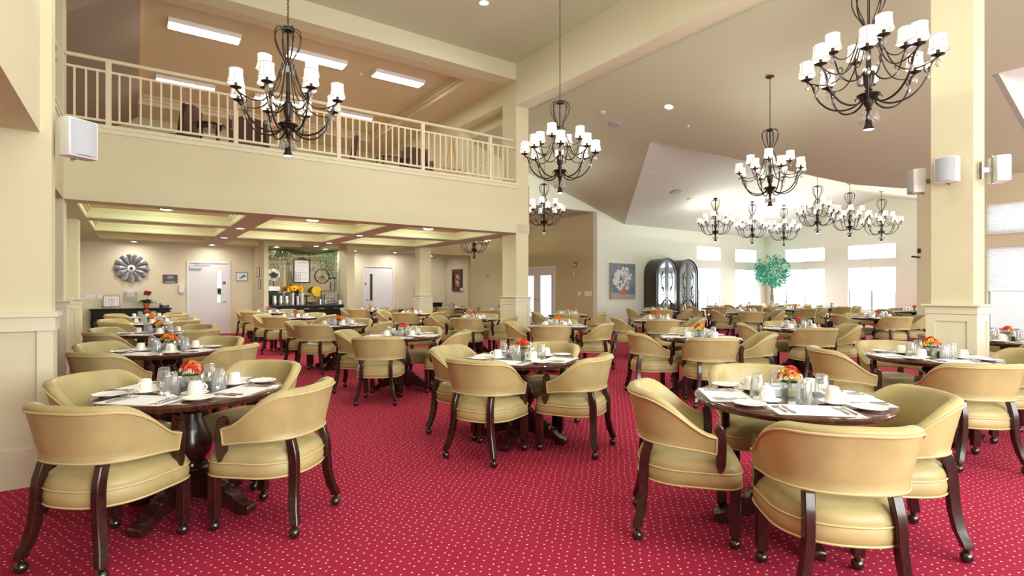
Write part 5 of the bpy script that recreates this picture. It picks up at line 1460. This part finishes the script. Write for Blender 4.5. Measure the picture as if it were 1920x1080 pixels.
obj('pot', MB().lathe([(0, 0), (.06, 0), (.07, .12), (0, .12)], 14), M['grey'], t); obj('stem', MB().tube([(0, 0, .1), (.01, 0, .75)], .015, 6), M['bark'], t)
obj('leaves', leafy(MB(), 40, .15, .016, .84, 12, 1.1, .5), M['leaf'], t, smooth=0)
t = thing('garland', 'green garland with hanging vines along the top of the bar mirror', 'garland', (4.52, 18.35, 2.70))
g = MB(); g.tube(smooth_path([(-1.17, 0, .02), (-.8, 0, -.04), (-.4, 0, .02), (0, 0, -.06), (.4, 0, -.08), (.8, 0, -.02), (1.17, 0, .02)]), .016, 6); obj('vine', g, M['bark'], t)
r_ = random.Random(21)
def strand(x, y, L, n_, spread):
    b = MB()
    for k in range(n_):
        z = -L*r_.random(); a = r_.uniform(0, 2*PI); l = r_.uniform(.04, .08); px, py = x+r_.uniform(-spread, spread), y+r_.uniform(-spread*.5, spread*.5)
        c, s = math.cos(a), math.sin(a)
        b.add([(px, py, z), (px+c*l*.4-s*.008, py+s*l*.4+c*.008, z-.03), (px+c*l*.6, py+s*l*.6, z-l), (px+c*l*.4+s*.008, py+s*l*.4-c*.008, z-.03)], [(0, 1, 2, 3)])
    return b
for x, L, n_, sp in ((-1.14, .9, 60, .03), (-.93, 1.1, 70, .03), (-.78, .95, 90, .05), (-.45, .45, 90, .09), (.02, .12, 60, .2), (.36, .65, 60, .035), (.66, .6, 120, .10), (.85, .75, 170, .12), (1.05, .85, 180, .10)):
    obj('hanging_vine', strand(x, 0, L, n_, sp), M['leaf'] if x < .5 else M['leaf2'], t, smooth=0)
obj('leaves', strand(0, 0, .14, 260, 1.12), M['leaf'], t, smooth=0)

# ------------------------------------------------------------ loft furniture
def wing_chair(x, y, rz, label, wings=True):
    t = thing('wing_chair', label, 'armchair', (x, y, 3.97), rz, 'brown loft armchairs'); L_ = M['brownleather']
    obj('seat', MB().box(-.30, .30, -.28, .30, .22, .46), L_, t, bevel=.03)
    b = MB(); b.T = Matrix.Translation((0, -.28, .40)) @ Matrix.Rotation(R(10), 4, 'X'); b.prism([(-.30, 0), (-.34, .45), (-.30, .66), (-.12, .71), (.12, .71), (.30, .66), (.34, .45), (.30, 0)], .12, 'y', -.06); obj('backrest', b, L_, t, bevel=.02)
    for q in (-1, 1):
        if not wings:
            for yy in (-.24, .25): obj('leg', MB().tube([(q*.26, yy, .23), (q*.27, yy, 0)], [.025, .016], 8), M['darkwood'], t)
            continue
        w = MB(); w.prism([(-.30, .40), (-.36, 1.02), (-.22, 1.06), (-.08, .92), (-.06, .68), (.28, .64), (.30, .22), (-.28, .22)], .07, 'x', q*.33-.035); obj('wing', w, L_, t, bevel=.015)
        for yy in (-.24, .25): obj('leg', MB().tube([(q*.26, yy, .23), (q*.27, yy, 0)], [.025, .016], 8), M['darkwood'], t)
    return t
wing_chair(.62, 12.6, R(60), 'brown high-backed chair in the loft left of the small dark table', False)
wing_chair(1.95, 12.2, R(175), 'large brown wing chair in the loft behind the biggest left chandelier')
wing_chair(3.95, 12.7, R(75), 'small brown chair in the loft beside the green plant', False)
wing_chair(5.80, 12.4, R(170), 'brown wing chair in the loft near the right end of the railing')
t = thing('side_table', 'small dark side table in the loft between two wing chairs', 'table', (1.20, 11.9, 3.97))
obj('tabletop', MB().lathe([(0, .60), (.27, .60), (.28, .615), (.27, .63), (0, .63)], 24), M['darkwood'], t); obj('apron', MB().lathe([(.20, .52), (.22, .60)], 16), M['darkwood'], t)
for k in range(4):
    a = PI/4+k*PI/2; obj('leg', MB().tube([(.18*math.cos(a), .18*math.sin(a), .58), (.25*math.cos(a), .25*math.sin(a), .0)], .018, 8), M['darkwood'], t)
t = thing('side_table', 'low dark table in the loft before the right wing chair', 'table', (5.0, 12.0, 3.97))
obj('tabletop', MB().box(-.35, .35, -.25, .25, .50, .54), M['darkwood'], t, bevel=.01)
for sx in (-1, 1):
    for sy in (-1, 1): obj('leg', MB().tube([(sx*.3, sy*.2, .5), (sx*.32, sy*.22, 0)], .02, 8), M['darkwood'], t)
for x, y, lb in ((-.30, 12.3, 'green plant on the loft floor behind the left end of the railing'), (4.75, 13.2, 'green plant on the loft floor between two brown chairs')):
    t = thing('potted_plant', lb, 'plant', (x, y, 3.97)); obj('pot', MB().lathe([(0, 0), (.10, 0), (.13, .22), (0, .22)], 16), M['brownleather'], t); obj('leaves', leafy(MB(), 40, .38, .04, .22, 5, .9, .6), M['leaf'], t, smooth=0)
t = thing('harp_easel', 'pale wooden easel standing in the loft beside the right wing chair', 'easel', (6.75, 12.3, 3.97))
obj('mast', MB().tube([(0, .1, .0), (0, 0, 1.5)], .022, 6).tube([(-.25, 0, 0), (-.02, 0, 1.45)], .018, 6).tube([(.25, 0, 0), (.02, 0, 1.45)], .018, 6), M['pinewood'], t); obj('ledge', MB().box(-.25, .25, -.06, .0, .55, .59), M['pinewood'], t, smooth=0)
